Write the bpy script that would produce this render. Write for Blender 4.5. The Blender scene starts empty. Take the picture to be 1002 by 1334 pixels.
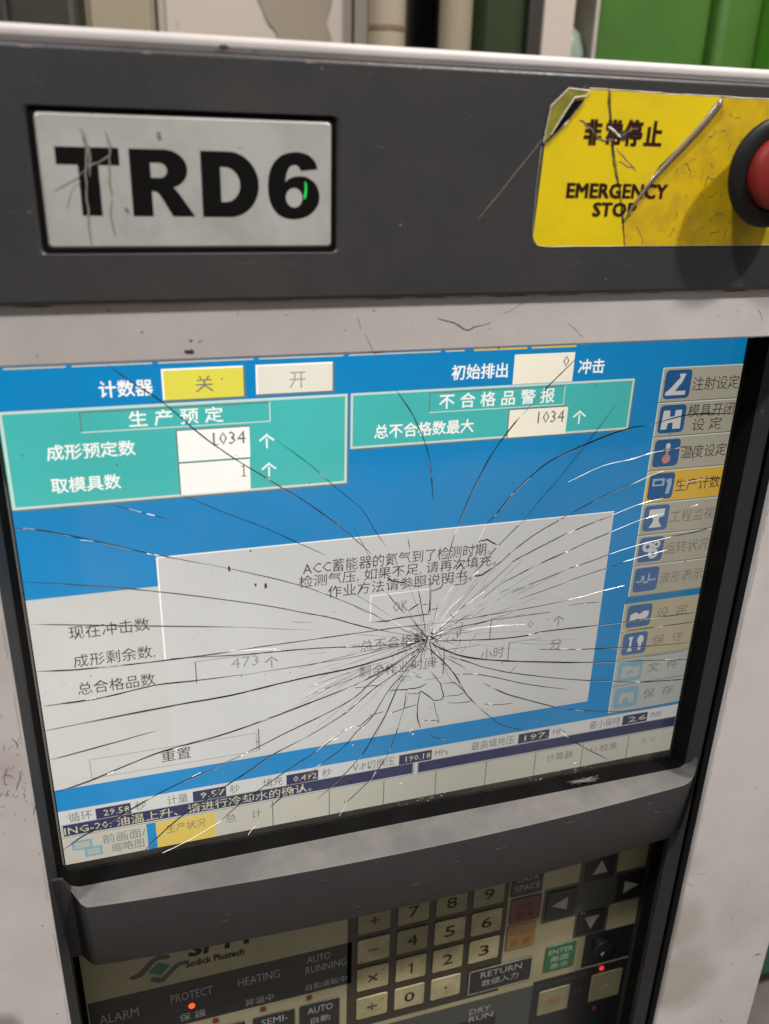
import bpy, bmesh, math, random
from mathutils import Vector, Matrix
random.seed(7)
S = 0.001                      # everything below is written in millimetres
scn = bpy.context.scene
col = scn.collection

# ---------------------------------------------------------------- camera
cam_d = bpy.data.cameras.new('camera')
cam = bpy.data.objects.new('camera', cam_d)
col.objects.link(cam)
cam.matrix_world = Matrix(((0.95653, 0.08950, -0.27755, -0.11022),
                           (-0.29037, 0.38055, -0.87799, -0.31386),
                           (0.02705, 0.92042, 0.38999, 0.18309),
                           (0, 0, 0, 1)))
cam_d.sensor_fit = 'VERTICAL'
cam_d.sensor_height = 36.0
cam_d.lens = 36.0 * 1129.3 / 1334.0
cam_d.clip_start = 0.01
cam_d.clip_end = 60
cam_d.dof.use_dof = True
cam_d.dof.focus_distance = 0.40
cam_d.dof.aperture_fstop = 30.5 / 3.0      # a phone lens: the opening is under two millimetres wide
scn.camera = cam

# ---------------------------------------------------------------- light
w = bpy.data.worlds.new('World')
scn.world = w
w.use_nodes = True
nt = w.node_tree
bg = nt.nodes['Background']
tc = nt.nodes.new('ShaderNodeTexCoord')
sp = nt.nodes.new('ShaderNodeSeparateXYZ')
cr = nt.nodes.new('ShaderNodeValToRGB')
mp = nt.nodes.new('ShaderNodeMapRange')
nt.links.new(tc.outputs['Generated'], sp.inputs[0])
nt.links.new(sp.outputs['Z'], mp.inputs['Value'])
mp.inputs['From Min'].default_value = -1
mp.inputs['From Max'].default_value = 1
nt.links.new(mp.outputs[0], cr.inputs[0])
cr.color_ramp.elements[0].position = 0.45
cr.color_ramp.elements[0].color = (0.052, 0.050, 0.048, 1)
cr.color_ramp.elements[1].position = 0.95
cr.color_ramp.elements[1].color = (0.42, 0.405, 0.39, 1)
nt.links.new(cr.outputs[0], bg.inputs[0])
bg.inputs[1].default_value = 1.0

def lamp(name, d, dist, size, power, colr, tgt=(0.05, -0.02, 0.1), sy=None):
    l = bpy.data.lights.new(name, 'AREA')
    l.shape = 'RECTANGLE'
    l.size = size
    l.size_y = sy or size
    l.energy = power
    l.color = colr
    o = bpy.data.objects.new(name, l)
    v = Vector(d).normalized()
    o.location = Vector(tgt) + v * dist
    o.rotation_euler = v.to_track_quat('Z', 'Y').to_euler()
    col.objects.link(o)
lamp('ceiling_lamp', (-16, -11, 25), 2.4, 0.13, 40, (1.0, 0.965, 0.94), (0.118, -0.026, 0.177))
lamp('ceiling_lamp', (9.5, -11, 23), 2.4, 0.13, 56, (1.0, 0.93, 0.87), (0.118, -0.026, 0.177))
lamp('fill_lamp', (0.5, -0.5, 0.8), 3.4, 0.9, 26, (1.0, 0.96, 0.88), (0.3, 0.9, 0.3))  # unseen fill light, added for the space behind the panel
scn.view_settings.view_transform = 'Standard'
scn.view_settings.look = 'None'
scn.view_settings.exposure = 0
scn.view_settings.gamma = 1

# ---------------------------------------------------------------- materials
def lin(c):
    return tuple((v / 255 / 12.92) if v / 255 <= 0.04045 else ((v / 255 + 0.055) / 1.055) ** 2.4 for v in c)

def N(nt, t, **k):
    n = nt.nodes.new(t)
    for a, b in k.items():
        if a in n.inputs.keys():
            n.inputs[a].default_value = b
        else:
            setattr(n, a, b)
    return n

def mat(name, c, rough=0.5, metal=0.0, spec=0.5, var=None, vs=60, vamt=0.3, bump=0.0, bs=900, coat=0.0, detail=6,
        rvar=0.0, spots=None, spot_s=90, spot_t=0.66):
    m = bpy.data.materials.new(name)
    m.use_nodes = True
    nt = m.node_tree
    b = nt.nodes['Principled BSDF']
    b.inputs['Roughness'].default_value = rough
    b.inputs['Metallic'].default_value = metal
    b.inputs['Specular IOR Level'].default_value = spec
    b.inputs['Coat Weight'].default_value = coat
    b.inputs['Coat Roughness'].default_value = 0.12
    b.inputs['Base Color'].default_value = (*c, 1)
    tc = N(nt, 'ShaderNodeTexCoord')
    src = None
    if var:
        n = N(nt, 'ShaderNodeTexNoise', Scale=vs, Detail=detail, Roughness=0.62)
        r = N(nt, 'ShaderNodeMapRange')
        r.inputs['From Min'].default_value = 0.42
        r.inputs['From Max'].default_value = 0.72
        r.inputs['To Max'].default_value = vamt
        mx = N(nt, 'ShaderNodeMix', data_type='RGBA')
        mx.inputs[6].default_value = (*c, 1)
        mx.inputs[7].default_value = (*var, 1)
        nt.links.new(tc.outputs['Object'], n.inputs['Vector'])
        nt.links.new(n.outputs[0], r.inputs['Value'])
        nt.links.new(r.outputs[0], mx.inputs[0])
        src = mx.outputs[2]
        if rvar:
            rr = N(nt, 'ShaderNodeMapRange')
            rr.inputs['To Min'].default_value = rough - rvar
            rr.inputs['To Max'].default_value = rough + rvar
            rr.inputs['From Min'].default_value = 0.3
            rr.inputs['From Max'].default_value = 0.7
            nt.links.new(n.outputs[0], rr.inputs['Value'])
            nt.links.new(rr.outputs[0], b.inputs['Roughness'])
    if spots:
        n2 = N(nt, 'ShaderNodeTexNoise', Scale=spot_s, Detail=3, Roughness=0.5)
        r2 = N(nt, 'ShaderNodeMapRange')
        r2.inputs['From Min'].default_value = spot_t
        r2.inputs['From Max'].default_value = spot_t + 0.06
        nt.links.new(tc.outputs['Object'], n2.inputs['Vector'])
        nt.links.new(n2.outputs[0], r2.inputs['Value'])
        m2 = N(nt, 'ShaderNodeMix', data_type='RGBA')
        if src:
            nt.links.new(src, m2.inputs[6])
        else:
            m2.inputs[6].default_value = (*c, 1)
        m2.inputs[7].default_value = (*spots, 1)
        nt.links.new(r2.outputs[0], m2.inputs[0])
        src = m2.outputs[2]
    if src:
        nt.links.new(src, b.inputs['Base Color'])
    if bump:
        n3 = N(nt, 'ShaderNodeTexNoise', Scale=bs, Detail=3)
        bp = N(nt, 'ShaderNodeBump', Strength=bump, Distance=0.0004)
        nt.links.new(tc.outputs['Object'], n3.inputs['Vector'])
        nt.links.new(n3.outputs[0], bp.inputs['Height'])
        nt.links.new(bp.outputs[0], b.inputs['Normal'])
    m['src'] = 1
    return m

def shadows_and_stains(m, items):
    """ragged patches of grime and painted soft shadow: (x, z, radius, softness, amount, colour) in millimetres"""
    nt = m.node_tree
    b = nt.nodes['Principled BSDF']
    tc = N(nt, 'ShaderNodeTexCoord')
    n = N(nt, 'ShaderNodeTexNoise', Scale=34, Detail=7, Roughness=0.6)
    nt.links.new(tc.outputs['Object'], n.inputs['Vector'])
    for x, z, r, soft, amt, c in items:
        src = b.inputs['Base Color'].links[0].from_socket
        d = N(nt, 'ShaderNodeVectorMath', operation='DISTANCE')
        d.inputs[1].default_value = (x * S, -0.024, z * S)
        nt.links.new(tc.outputs['Object'], d.inputs[0])
        a = N(nt, 'ShaderNodeMath', operation='MULTIPLY_ADD')
        a.inputs[1].default_value = r * S * 1.9
        nt.links.new(n.outputs[0], a.inputs[0])
        nt.links.new(d.outputs['Value'], a.inputs[2])
        mr = N(nt, 'ShaderNodeMapRange', interpolation_type='SMOOTHSTEP')
        mr.inputs['From Min'].default_value = (r * 1.95 - soft) * S
        mr.inputs['From Max'].default_value = (r * 1.95 + soft) * S
        mr.inputs['To Min'].default_value = amt
        mr.inputs['To Max'].default_value = 0
        nt.links.new(a.outputs[0], mr.inputs['Value'])
        mx = N(nt, 'ShaderNodeMix', data_type='RGBA')
        mx.inputs[7].default_value = (*c, 1)
        nt.links.new(mr.outputs[0], mx.inputs[0])
        nt.links.new(src, mx.inputs[6])
        nt.links.new(mx.outputs[2], b.inputs['Base Color'])

def emit(name, srgb, strength=1.0, glow=False):
    """a patch of the lit LCD: painted with viewing-angle dimming, a little weaker towards the panel's right end"""
    m = bpy.data.materials.new(name)
    m.use_nodes = True
    nt = m.node_tree
    b = nt.nodes['Principled BSDF']
    b.inputs['Base Color'].default_value = (0.01, 0.01, 0.01, 1)
    b.inputs['Roughness'].default_value = 0.5
    b.inputs['Emission Color'].default_value = (*lin(srgb), 1)
    if glow:
        b.inputs['Emission Strength'].default_value = strength
        return m
    ge = N(nt, 'ShaderNodeNewGeometry')
    s = N(nt, 'ShaderNodeSeparateXYZ')
    n = N(nt, 'ShaderNodeTexNoise', Scale=9, Detail=2)
    mr = N(nt, 'ShaderNodeMapRange')
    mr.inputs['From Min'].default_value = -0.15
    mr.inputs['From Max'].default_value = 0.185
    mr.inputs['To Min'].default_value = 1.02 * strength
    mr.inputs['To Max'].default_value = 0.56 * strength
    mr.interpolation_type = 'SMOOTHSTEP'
    nr = N(nt, 'ShaderNodeMapRange')
    nr.inputs['From Min'].default_value = 0.3
    nr.inputs['From Max'].default_value = 0.7
    nr.inputs['To Min'].default_value = 0.86
    nr.inputs['To Max'].default_value = 1.05
    mu = N(nt, 'ShaderNodeMath', operation='MULTIPLY')
    nt.links.new(ge.outputs['Position'], s.inputs[0])
    nt.links.new(ge.outputs['Position'], n.inputs['Vector'])
    nt.links.new(n.outputs[0], nr.inputs['Value'])
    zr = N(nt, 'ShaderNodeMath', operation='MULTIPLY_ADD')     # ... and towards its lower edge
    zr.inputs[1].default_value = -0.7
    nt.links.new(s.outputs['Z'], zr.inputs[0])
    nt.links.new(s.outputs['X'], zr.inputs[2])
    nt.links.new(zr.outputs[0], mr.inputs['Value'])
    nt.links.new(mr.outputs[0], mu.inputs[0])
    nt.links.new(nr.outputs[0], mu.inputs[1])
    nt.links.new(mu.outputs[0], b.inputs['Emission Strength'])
    return m

M = {}
M['housing'] = mat('off_white_paint', (0.62, 0.585, 0.58), 0.45, var=(0.47, 0.44, 0.42), vs=15, vamt=0.85, bump=0.12, bs=1300,
                   detail=9, spots=(0.30, 0.25, 0.21), spot_s=210, spot_t=0.735)
shadows_and_stains(M['housing'], [(164, -212, 15, 8, .45, (0.30, 0.28, 0.21)), (172, -262, 24, 11, .5, (0.27, 0.25, 0.19)), (160, -170, 8, 6, .3, (0.3, 0.28, 0.22)),  # lower right: soft cast shadows painted into the housing colour
                      (-190, -172, 15, 3, .75, (0.22, 0.20, 0.15)), (-60, 124, 62, 60, .35, (0.36, 0.33, 0.30)), (-130, 120, 50, 40, .3, (0.33, 0.30, 0.27)),  # bottom-left soft shadow, painted in; then darker tone along the ledge
                      (45, 120, 40, 40, .22, (0.36, 0.33, 0.30)), (-164, -38, 9, 8, .35, (0.36, 0.29, 0.25))])  # more of the darker ledge; scuffed patch left of the screen
M['grey'] = mat('dark_grey_paint', (0.043, 0.043, 0.045), 0.38, var=(0.056, 0.053, 0.050), vs=22, vamt=0.6, bump=0.25, bs=1600, rvar=0.08)
M['bezel'] = mat('dark_grey_plastic', (0.031, 0.031, 0.034), 0.48, var=(0.048, 0.047, 0.047), vs=45, vamt=0.4, bump=0.3, bs=1500, detail=9,
                 spots=(0.08, 0.075, 0.07), spot_s=420, spot_t=0.70)
M['dusty'] = mat('dusty_grey_plastic', (0.095, 0.090, 0.087), 0.6, var=(0.18, 0.168, 0.16), vs=26, vamt=0.8, bump=0.3, bs=1500, detail=9, spots=(0.17, 0.155, 0.145), spot_s=900, spot_t=0.66)
M['black'] = mat('black_rubber', (0.0035, 0.0035, 0.0035), 0.85, spec=0.08, var=(0.008, 0.008, 0.007), vs=60, vamt=0.6)
M['black_in'] = mat('black_inside', (0.008, 0.008, 0.008), 0.8)
M['plate'] = mat('resin_coated_label', (0.48, 0.475, 0.455), 0.2, var=(0.29, 0.28, 0.26), vs=40, vamt=0.6, coat=1.0)
M['ink'] = mat('black_ink', (0.004, 0.004, 0.004), 0.4, spec=0.25)
M['brown_ink'] = mat('brown_black_ink', (0.03, 0.006, 0.005), 0.4)
M['yellow'] = mat('yellow_vinyl', (0.82, 0.62, 0.006), 0.3, var=(0.55, 0.43, 0.02), vs=26, vamt=0.7, coat=0.9, bump=0.5, bs=70)
M['yellow_dirty'] = mat('scuffed_yellow_vinyl', (0.70, 0.47, 0.006), 0.38, var=(0.30, 0.21, 0.03), vs=120, vamt=0.55, coat=0.3, detail=9)
M['yellow_old'] = mat('torn_dull_yellow_film', (0.30, 0.27, 0.03), 0.4, var=(0.10, 0.11, 0.03), vs=150, vamt=0.8)
M['film'] = mat('wrinkled_film', (0.19, 0.15, 0.11), 0.28, var=(0.1, 0.08, 0.06), vs=200, vamt=0.7, coat=0.5)
M['white_edge'] = mat('torn_white_edge', (0.62, 0.60, 0.54), 0.5)
M['red'] = mat('red_button_plastic', (0.24, 0.014, 0.011), 0.5, var=(0.2, 0.015, 0.012), vs=70, vamt=0.6, bump=0.15, bs=1400)
M['button_black'] = mat('black_button_plastic', (0.008, 0.008, 0.008), 0.45, spec=0.35, var=(0.016, 0.016, 0.015), vs=90, vamt=0.7)
M['scratch'] = mat('scratch', (0.25, 0.23, 0.21), 0.5)
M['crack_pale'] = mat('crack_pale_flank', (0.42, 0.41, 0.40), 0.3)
M['hair_scratch'] = mat('hair_scratch', (0.10, 0.098, 0.095), 0.5)
M['glass_grey'] = mat('crack_greyish', (0.22, 0.21, 0.20), 0.3)
M['scuff'] = mat('dark_scuff', (0.045, 0.03, 0.025), 0.7)
M['smear'] = mat('grey_brown_smear', (0.20, 0.17, 0.14), 0.6)
M['crack'] = mat('crack_shadowed', (0.022, 0.02, 0.02), 0.35, spec=0.3)
M['lcd_edge'] = mat('dusty_lcd_edge', (0.045, 0.044, 0.038), 0.6, var=(0.09, 0.085, 0.07), vs=160, vamt=0.7)
M['crack_w'] = mat('crack_glinting', (0.92, 0.91, 0.88), 0.2, spec=0.8)  # near-white colour paints the glints on broken edges
M['pad'] = mat('yellowed_keypad_film', (0.33, 0.305, 0.18), 0.35, var=(0.25, 0.23, 0.13), vs=25, vamt=0.7)
M['pad_black'] = mat('black_keypad_print', (0.012, 0.013, 0.015), 0.35)
M['pad_grey'] = mat('grey_keypad_print', (0.055, 0.058, 0.052), 0.4)
M['pad_dark'] = mat('brown_black_keypad_print', (0.035, 0.03, 0.02), 0.45)
M['key'] = mat('cream_key', (0.41, 0.365, 0.205), 0.4, var=(0.22, 0.19, 0.10), vs=55, vamt=0.9, detail=9, spots=(0.12, 0.10, 0.06), spot_s=330, spot_t=0.68)
M['key_dull'] = mat('worn_olive_key', (0.23, 0.21, 0.115), 0.4, var=(0.16, 0.145, 0.075), vs=60, vamt=0.8)
M['key_black'] = mat('black_key', (0.016, 0.016, 0.017), 0.35)
M['key_red'] = mat('faded_red_key', (0.12, 0.035, 0.04), 0.4)
M['key_orange'] = mat('faded_orange_key', (0.24, 0.155, 0.055), 0.4)
M['key_green'] = mat('green_key', (0.03, 0.11, 0.05), 0.4)
M['print_grey'] = mat('pale_print', (0.33, 0.33, 0.32), 0.5)
M['print_white'] = mat('white_print', (0.36, 0.36, 0.30), 0.5)
M['print_red'] = mat('red_print', (0.14, 0.02, 0.02), 0.5)
M['print_orange'] = mat('orange_print', (0.30, 0.09, 0.01), 0.5)
M['print_green'] = mat('pale_green_print', (0.35, 0.48, 0.33), 0.5)
M['logo_green'] = mat('teal_print', (0.02, 0.14, 0.09), 0.45)
M['led_off'] = mat('unlit_red_lamp', (0.12, 0.02, 0.012), 0.3)
M['led_on'] = emit('lit_orange_lamp', (255, 92, 40), 1.3, True)
M['led_red'] = emit('lit_red_lamp', (255, 40, 70), 1.0, True)
M['green_dot'] = emit('green_glint_glow', (10, 220, 80), 1.0, True)  # glow for the painted green glint on the name plate
# the picture on the LCD
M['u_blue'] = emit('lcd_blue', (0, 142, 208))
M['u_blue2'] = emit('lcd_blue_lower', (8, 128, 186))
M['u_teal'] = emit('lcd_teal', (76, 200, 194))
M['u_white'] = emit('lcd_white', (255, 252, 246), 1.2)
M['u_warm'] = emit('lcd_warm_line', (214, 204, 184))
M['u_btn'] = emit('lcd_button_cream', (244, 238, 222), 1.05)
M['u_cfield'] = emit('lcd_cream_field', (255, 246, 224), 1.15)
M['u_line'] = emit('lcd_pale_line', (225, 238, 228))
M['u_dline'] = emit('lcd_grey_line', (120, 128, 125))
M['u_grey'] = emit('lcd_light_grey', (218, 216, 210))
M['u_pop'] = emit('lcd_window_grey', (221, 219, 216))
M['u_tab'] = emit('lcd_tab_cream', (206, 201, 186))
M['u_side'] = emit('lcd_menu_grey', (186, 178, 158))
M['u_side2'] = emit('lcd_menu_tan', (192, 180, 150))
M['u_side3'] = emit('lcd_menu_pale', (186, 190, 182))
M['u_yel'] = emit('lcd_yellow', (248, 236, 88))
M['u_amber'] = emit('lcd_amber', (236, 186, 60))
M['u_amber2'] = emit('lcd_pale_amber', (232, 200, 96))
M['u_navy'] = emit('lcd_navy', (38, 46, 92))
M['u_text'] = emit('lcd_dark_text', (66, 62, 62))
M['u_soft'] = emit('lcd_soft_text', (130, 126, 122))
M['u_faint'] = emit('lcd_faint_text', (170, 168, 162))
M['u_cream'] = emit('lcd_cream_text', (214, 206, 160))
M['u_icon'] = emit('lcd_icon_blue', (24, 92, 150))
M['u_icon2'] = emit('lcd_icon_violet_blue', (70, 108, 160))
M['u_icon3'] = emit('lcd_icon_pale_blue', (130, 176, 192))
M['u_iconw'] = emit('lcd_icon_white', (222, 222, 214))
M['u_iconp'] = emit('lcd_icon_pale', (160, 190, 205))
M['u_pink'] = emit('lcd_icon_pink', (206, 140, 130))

def glass_mat():
    m = bpy.data.materials.new('dusty_touch_glass')
    m.use_nodes = True
    nt = m.node_tree
    nt.nodes.remove(nt.nodes['Principled BSDF'])
    out = nt.nodes['Material Output']
    tr = N(nt, 'ShaderNodeBsdfTransparent')
    tr.inputs[0].default_value = (0.97, 0.97, 0.96, 1)
    gl = N(nt, 'ShaderNodeBsdfGlossy', Roughness=0.08)
    fr = N(nt, 'ShaderNodeFresnel', IOR=1.45)
    mx = N(nt, 'ShaderNodeMixShader')
    df = N(nt, 'ShaderNodeBsdfDiffuse')
    df.inputs[0].default_value = (0.62, 0.57, 0.55, 1)
    m2 = N(nt, 'ShaderNodeMixShader')
    tc = N(nt, 'ShaderNodeTexCoord')
    n = N(nt, 'ShaderNodeTexNoise', Scale=22, Detail=7, Roughness=0.6)
    r = N(nt, 'ShaderNodeMapRange')
    r.inputs['From Min'].default_value = 0.35
    r.inputs['From Max'].default_value = 0.75
    r.inputs['To Min'].default_value = 0.004
    r.inputs['To Max'].default_value = 0.034
    nt.links.new(tc.outputs['Object'], n.inputs['Vector'])
    nt.links.new(n.outputs[0], r.inputs['Value'])
    ge = N(nt, 'ShaderNodeNewGeometry')          # mirror only on the face where light enters: the sheet is too thin to bend it
    sub = N(nt, 'ShaderNodeMath', operation='SUBTRACT')
    sub.inputs[0].default_value = 1
    mu = N(nt, 'ShaderNodeMath', operation='MULTIPLY')
    nt.links.new(ge.outputs['Backfacing'], sub.inputs[1])
    nt.links.new(sub.outputs[0], mu.inputs[0])
    nt.links.new(fr.outputs[0], mu.inputs[1])
    nt.links.new(mu.outputs[0], mx.inputs[0])
    nt.links.new(tr.outputs[0], mx.inputs[1])
    nt.links.new(gl.outputs[0], mx.inputs[2])
    nt.links.new(r.outputs[0], m2.inputs[0])
    nt.links.new(mx.outputs[0], m2.inputs[1])
    nt.links.new(df.outputs[0], m2.inputs[2])
    nt.links.new(m2.outputs[0], out.inputs[0])
    return m
M['glass'] = glass_mat()

# ---------------------------------------------------------------- mesh helpers
def link(o, parent=None):
    col.objects.link(o)
    if parent is not None:
        o.parent = parent
    return o

def obj(name, me, m, parent=None):
    o = bpy.data.objects.new(name, me)
    me.name = name
    if m is not None:
        me.materials.clear()
        me.materials.append(M[m] if isinstance(m, str) else m)
    return link(o, parent)

def pyd(name, verts, faces, m, parent=None, smooth=False):
    me = bpy.data.meshes.new(name)
    me.from_pydata([(x * S, y * S, z * S) for x, y, z in verts], [], faces)
    me.update()
    bm = bmesh.new()
    bm.from_mesh(me)
    bmesh.ops.recalc_face_normals(bm, faces=bm.faces)
    bm.to_mesh(me)
    bm.free()
    if smooth:
        for p in me.polygons:
            p.use_smooth = True
    return obj(name, me, m, parent)

def quad(name, x0, x1, z0, z1, y, m, parent=None):
    """a flat printed or lit patch facing the viewer's side (-Y)"""
    me = bpy.data.meshes.new(name)
    me.from_pydata([(x0 * S, y * S, z0 * S), (x1 * S, y * S, z0 * S), (x1 * S, y * S, z1 * S), (x0 * S, y * S, z1 * S)], [], [(0, 1, 2, 3)])
    return obj(name, me, m, parent)

def flat(name, pts, y, m, parent=None):
    me = bpy.data.meshes.new(name)
    me.from_pydata([(x * S, y * S, z * S) for x, z in pts], [], [tuple(range(len(pts)))])
    bm = bmesh.new(); bm.from_mesh(me)
    bmesh.ops.triangulate(bm, faces=bm.faces)
    for f in bm.faces:
        f.normal_update()
        if f.normal.y > 0:
            f.normal_flip()
    bm.to_mesh(me); bm.free()
    return obj(name, me, m, parent)

def bevel(o, wd, seg=2):
    b = o.modifiers.new('bevel', 'BEVEL')
    b.width = wd * S
    b.segments = seg
    b.limit_method = 'ANGLE'
    b.angle_limit = math.radians(40)
    for p in o.data.polygons:
        p.use_smooth = True
    try:
        o.data.set_sharp_from_angle(angle=math.radians(35))
    except Exception:
        pass
    return o

def box(name, x0, x1, y0, y1, z0, z1, m, parent=None, bv=0, seg=2):
    v = [(x, y, z) for x in (x0, x1) for y in (y0, y1) for z in (z0, z1)]
    f = [(0, 1, 3, 2), (4, 6, 7, 5), (0, 4, 5, 1), (2, 3, 7, 6), (0, 2, 6, 4), (1, 5, 7, 3)]
    o = pyd(name, v, f, m, parent)
    if bv:
        bevel(o, bv, seg)
    return o

def round_rect(x0, x1, z0, z1, r, n=5):
    pts = []
    for cx, cz, a in ((x1 - r, z1 - r, 0), (x0 + r, z1 - r, 90), (x0 + r, z0 + r, 180), (x1 - r, z0 + r, 270)):
        for i in range(n + 1):
            t = math.radians(a + 90 * i / n)
            pts.append((cx + r * math.cos(t), cz + r * math.sin(t)))
    return pts

def slab(name, pts, y0, y1, m, parent=None, bv=0):
    """outline pts (x,z) extruded from the front y0 to the back y1"""
    n = len(pts)
    v = [(x, y0, z) for x, z in pts] + [(x, y1, z) for x, z in pts]
    f = [tuple(range(n)), tuple(range(2 * n - 1, n - 1, -1))] + [(i, (i + 1) % n, n + (i + 1) % n, n + i) for i in range(n)]
    o = pyd(name, v, f, m, parent)
    if bv:
        bevel(o, bv)
    return o

def ring(name, outer, inner, yf, yb, m, parent=None, bv=0.0, r=0, rn=4):
    """a plate with a rectangular hole, corners of the hole rounded by r; outer = x0,x1,z0,z1"""
    ip = round_rect(*inner, max(r, 0.01), rn)
    k = len(ip)
    op = []
    cx, cz = (inner[0] + inner[1]) / 2, (inner[2] + inner[3]) / 2
    cor = ((outer[1], outer[3]), (outer[0], outer[3]), (outer[0], outer[2]), (outer[1], outer[2]))
    for q in range(4):
        for i in range(rn + 1):
            op.append(cor[q])
    v = []
    idx_o = []
    cmap = []
    for y in (yf, yb):
        base = len(v)
        for c in cor:
            v.append((c[0], y, c[1]))
        for p in ip:
            v.append((p[0], y, p[1]))
        cmap.append(base)
    f = []
    for s, b in enumerate(cmap):
        for q in range(4):
            arc = [b + 4 + q * (rn + 1) + i for i in range(rn + 1)]
            nxt = b + 4 + ((q + 1) % 4) * (rn + 1)
            for i in range(rn):
                f.append((b + q, arc[i], arc[i + 1]))
            f.append((b + q, arc[-1], nxt, b + (q + 1) % 4))
    a, b = cmap
    for q in range(4):
        f.append((a + q, a + (q + 1) % 4, b + (q + 1) % 4, b + q))
    for i in range(k):
        f.append((a + 4 + i, a + 4 + (i + 1) % k, b + 4 + (i + 1) % k, b + 4 + i))
    o = pyd(name, v, f, m, parent)
    if bv:
        bevel(o, bv, 3)
    return o

def lathe(name, prof, cx, cz, m, parent=None, n=48):
    """profile of (radius, y) turned about an axis along Y"""
    v, f = [], []
    for r, y in prof:
        for i in range(n):
            t = 2 * math.pi * i / n
            v.append((cx + r * math.cos(t), y, cz + r * math.sin(t)))
    for j in range(len(prof) - 1):
        for i in range(n):
            f.append((j * n + i, j * n + (i + 1) % n, (j + 1) * n + (i + 1) % n, (j + 1) * n + i))
    f.append(tuple((len(prof) - 1) * n + i for i in range(n)))
    o = pyd(name, v, f, m, parent, True)
    o.data.set_sharp_from_angle(angle=math.radians(32))
    return o

def catmull(p, k=5):
    out = []
    for i in range(len(p) - 1):
        a = p[max(i - 1, 0)]; b = p[i]; c = p[i + 1]; d = p[min(i + 2, len(p) - 1)]
        for j in range(k):
            t = j / k
            out.append(tuple(0.5 * (2 * b[q] + (c[q] - a[q]) * t + (2 * a[q] - 5 * b[q] + 4 * c[q] - d[q]) * t * t
                             + (3 * b[q] - a[q] - 3 * c[q] + d[q]) * t ** 3) for q in (0, 1)))
    out.append(p[-1])
    return out

def chop(p, k=4):
    return [tuple(p[i][q] + (p[i + 1][q] - p[i][q]) * j / k for q in (0, 1)) for i in range(len(p) - 1) for j in range(k)] + [p[-1]]

def ribbon(name, pts, wd, y, m, parent=None, h=0.12, k=4, jit=0.05, taper=True, smooth=True):
    """a thin ridge following pts: a three-sided bar of real depth, its foot at y and its crest h in front"""
    p = catmull(pts, k) if (smooth and len(pts) > 2) else chop(pts, k)
    n = len(p)
    v, f = [], []
    for i, (x, z) in enumerate(p):
        a = p[max(i - 1, 0)]; b = p[min(i + 1, n - 1)]
        dx, dz = b[0] - a[0], b[1] - a[1]
        L = math.hypot(dx, dz) or 1
        nx, nz = -dz / L, dx / L
        t = i / (n - 1)
        ww = wd * (0.72 + 0.5 * random.random())
        if taper:
            ww *= min(1, 0.35 + 4 * min(t, 1 - t))
        o = (random.random() - 0.5) * jit * 2
        x += nx * o; z += nz * o
        s = (random.random() - 0.5) * 0.5
        v += [(x + nx * ww / 2, y, z + nz * ww / 2), (x - nx * ww / 2, y, z - nz * ww / 2), (x + nx * ww * s, y - h, z + nz * ww * s)]
        if i:
            q = 3 * i
            for e, g in ((0, 1), (1, 2), (2, 0)):
                f.append((q - 3 + e, q - 3 + g, q + g, q + e))
    f.append((0, 1, 2)); f.append((3 * n - 3, 3 * n - 2, 3 * n - 1))
    return pyd(name, v, f, m, parent)

def text(name, s, x0, x1, z0, z1, y, m, parent=None, bold=0.0, track=1.0, keep=False, res=2, slant=0.0, ext=0.0):
    """lettering fitted into the box x0..x1, z0..z1 (keep: only the height is fitted, x0 is the left edge)"""
    c = bpy.data.curves.new(name, 'FONT')
    c.body = s
    c.space_character = track
    c.resolution_u = res
    c.extrude = ext
    c.shear = slant
    t = bpy.data.objects.new(name, c)
    col.objects.link(t)
    dg = bpy.context.evaluated_depsgraph_get()
    me = bpy.data.meshes.new_from_object(t.evaluated_get(dg))
    bpy.data.objects.remove(t)
    bpy.data.curves.remove(c)
    xs = [q.co.x for q in me.vertices]; ys = [q.co.y for q in me.vertices]
    ax, bx, ay, by = min(xs), max(xs), min(ys), max(ys)
    sz = (z1 - z0) / max(by - ay, 1e-6)
    sx = sz if keep else (x1 - x0) / max(bx - ax, 1e-6)
    b = bold * (z1 - z0)
    if bold:
        sx = (x1 - x0 - 2 * b) / max(bx - ax, 1e-6); sz = (z1 - z0 - 2 * b) / max(by - ay, 1e-6)
    for q in me.vertices:
        q.co = Vector(((x0 + b + (q.co.x - ax) * sx) * S, (y - q.co.z) * S, (z0 + b + (q.co.y - ay) * sz) * S))
    bm = bmesh.new(); bm.from_mesh(me)
    if bold:                    # heavier strokes: the same letters printed again a hair aside
        src = list(bm.faces)
        for i, (dx, dz) in enumerate(((-b, 0), (b, 0), (0, b), (0, -b)) if bold < .03 else ((-b, 0), (b, 0), (-b, b * .6), (b, -b * .6), (-b, -b * .6), (b, b * .6))):
            r = bmesh.ops.duplicate(bm, geom=src)
            for e in r['geom']:
                if isinstance(e, bmesh.types.BMVert):
                    e.co += Vector((dx, -0.006 * (i + 1), dz)) * S
    for f in bm.faces:
        f.normal_update()
        if f.normal.y > 0:
            f.normal_flip()
    bm.to_mesh(me); bm.free()
    return obj(name, me, m, parent)

def thing(name, label, cat, loc=(0, 0, 0), group=None):
    o = bpy.data.objects.new(name, None)
    o.empty_display_size = 0.02
    o.location = [q * S for q in loc]
    col.objects.link(o)
    o['label'] = label; o['category'] = cat
    if group:
        o['group'] = group
    return o

def tag(o, label, cat, group=None):
    o['label'] = label; o['category'] = cat
    if group:
        o['group'] = group
    return o

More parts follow.
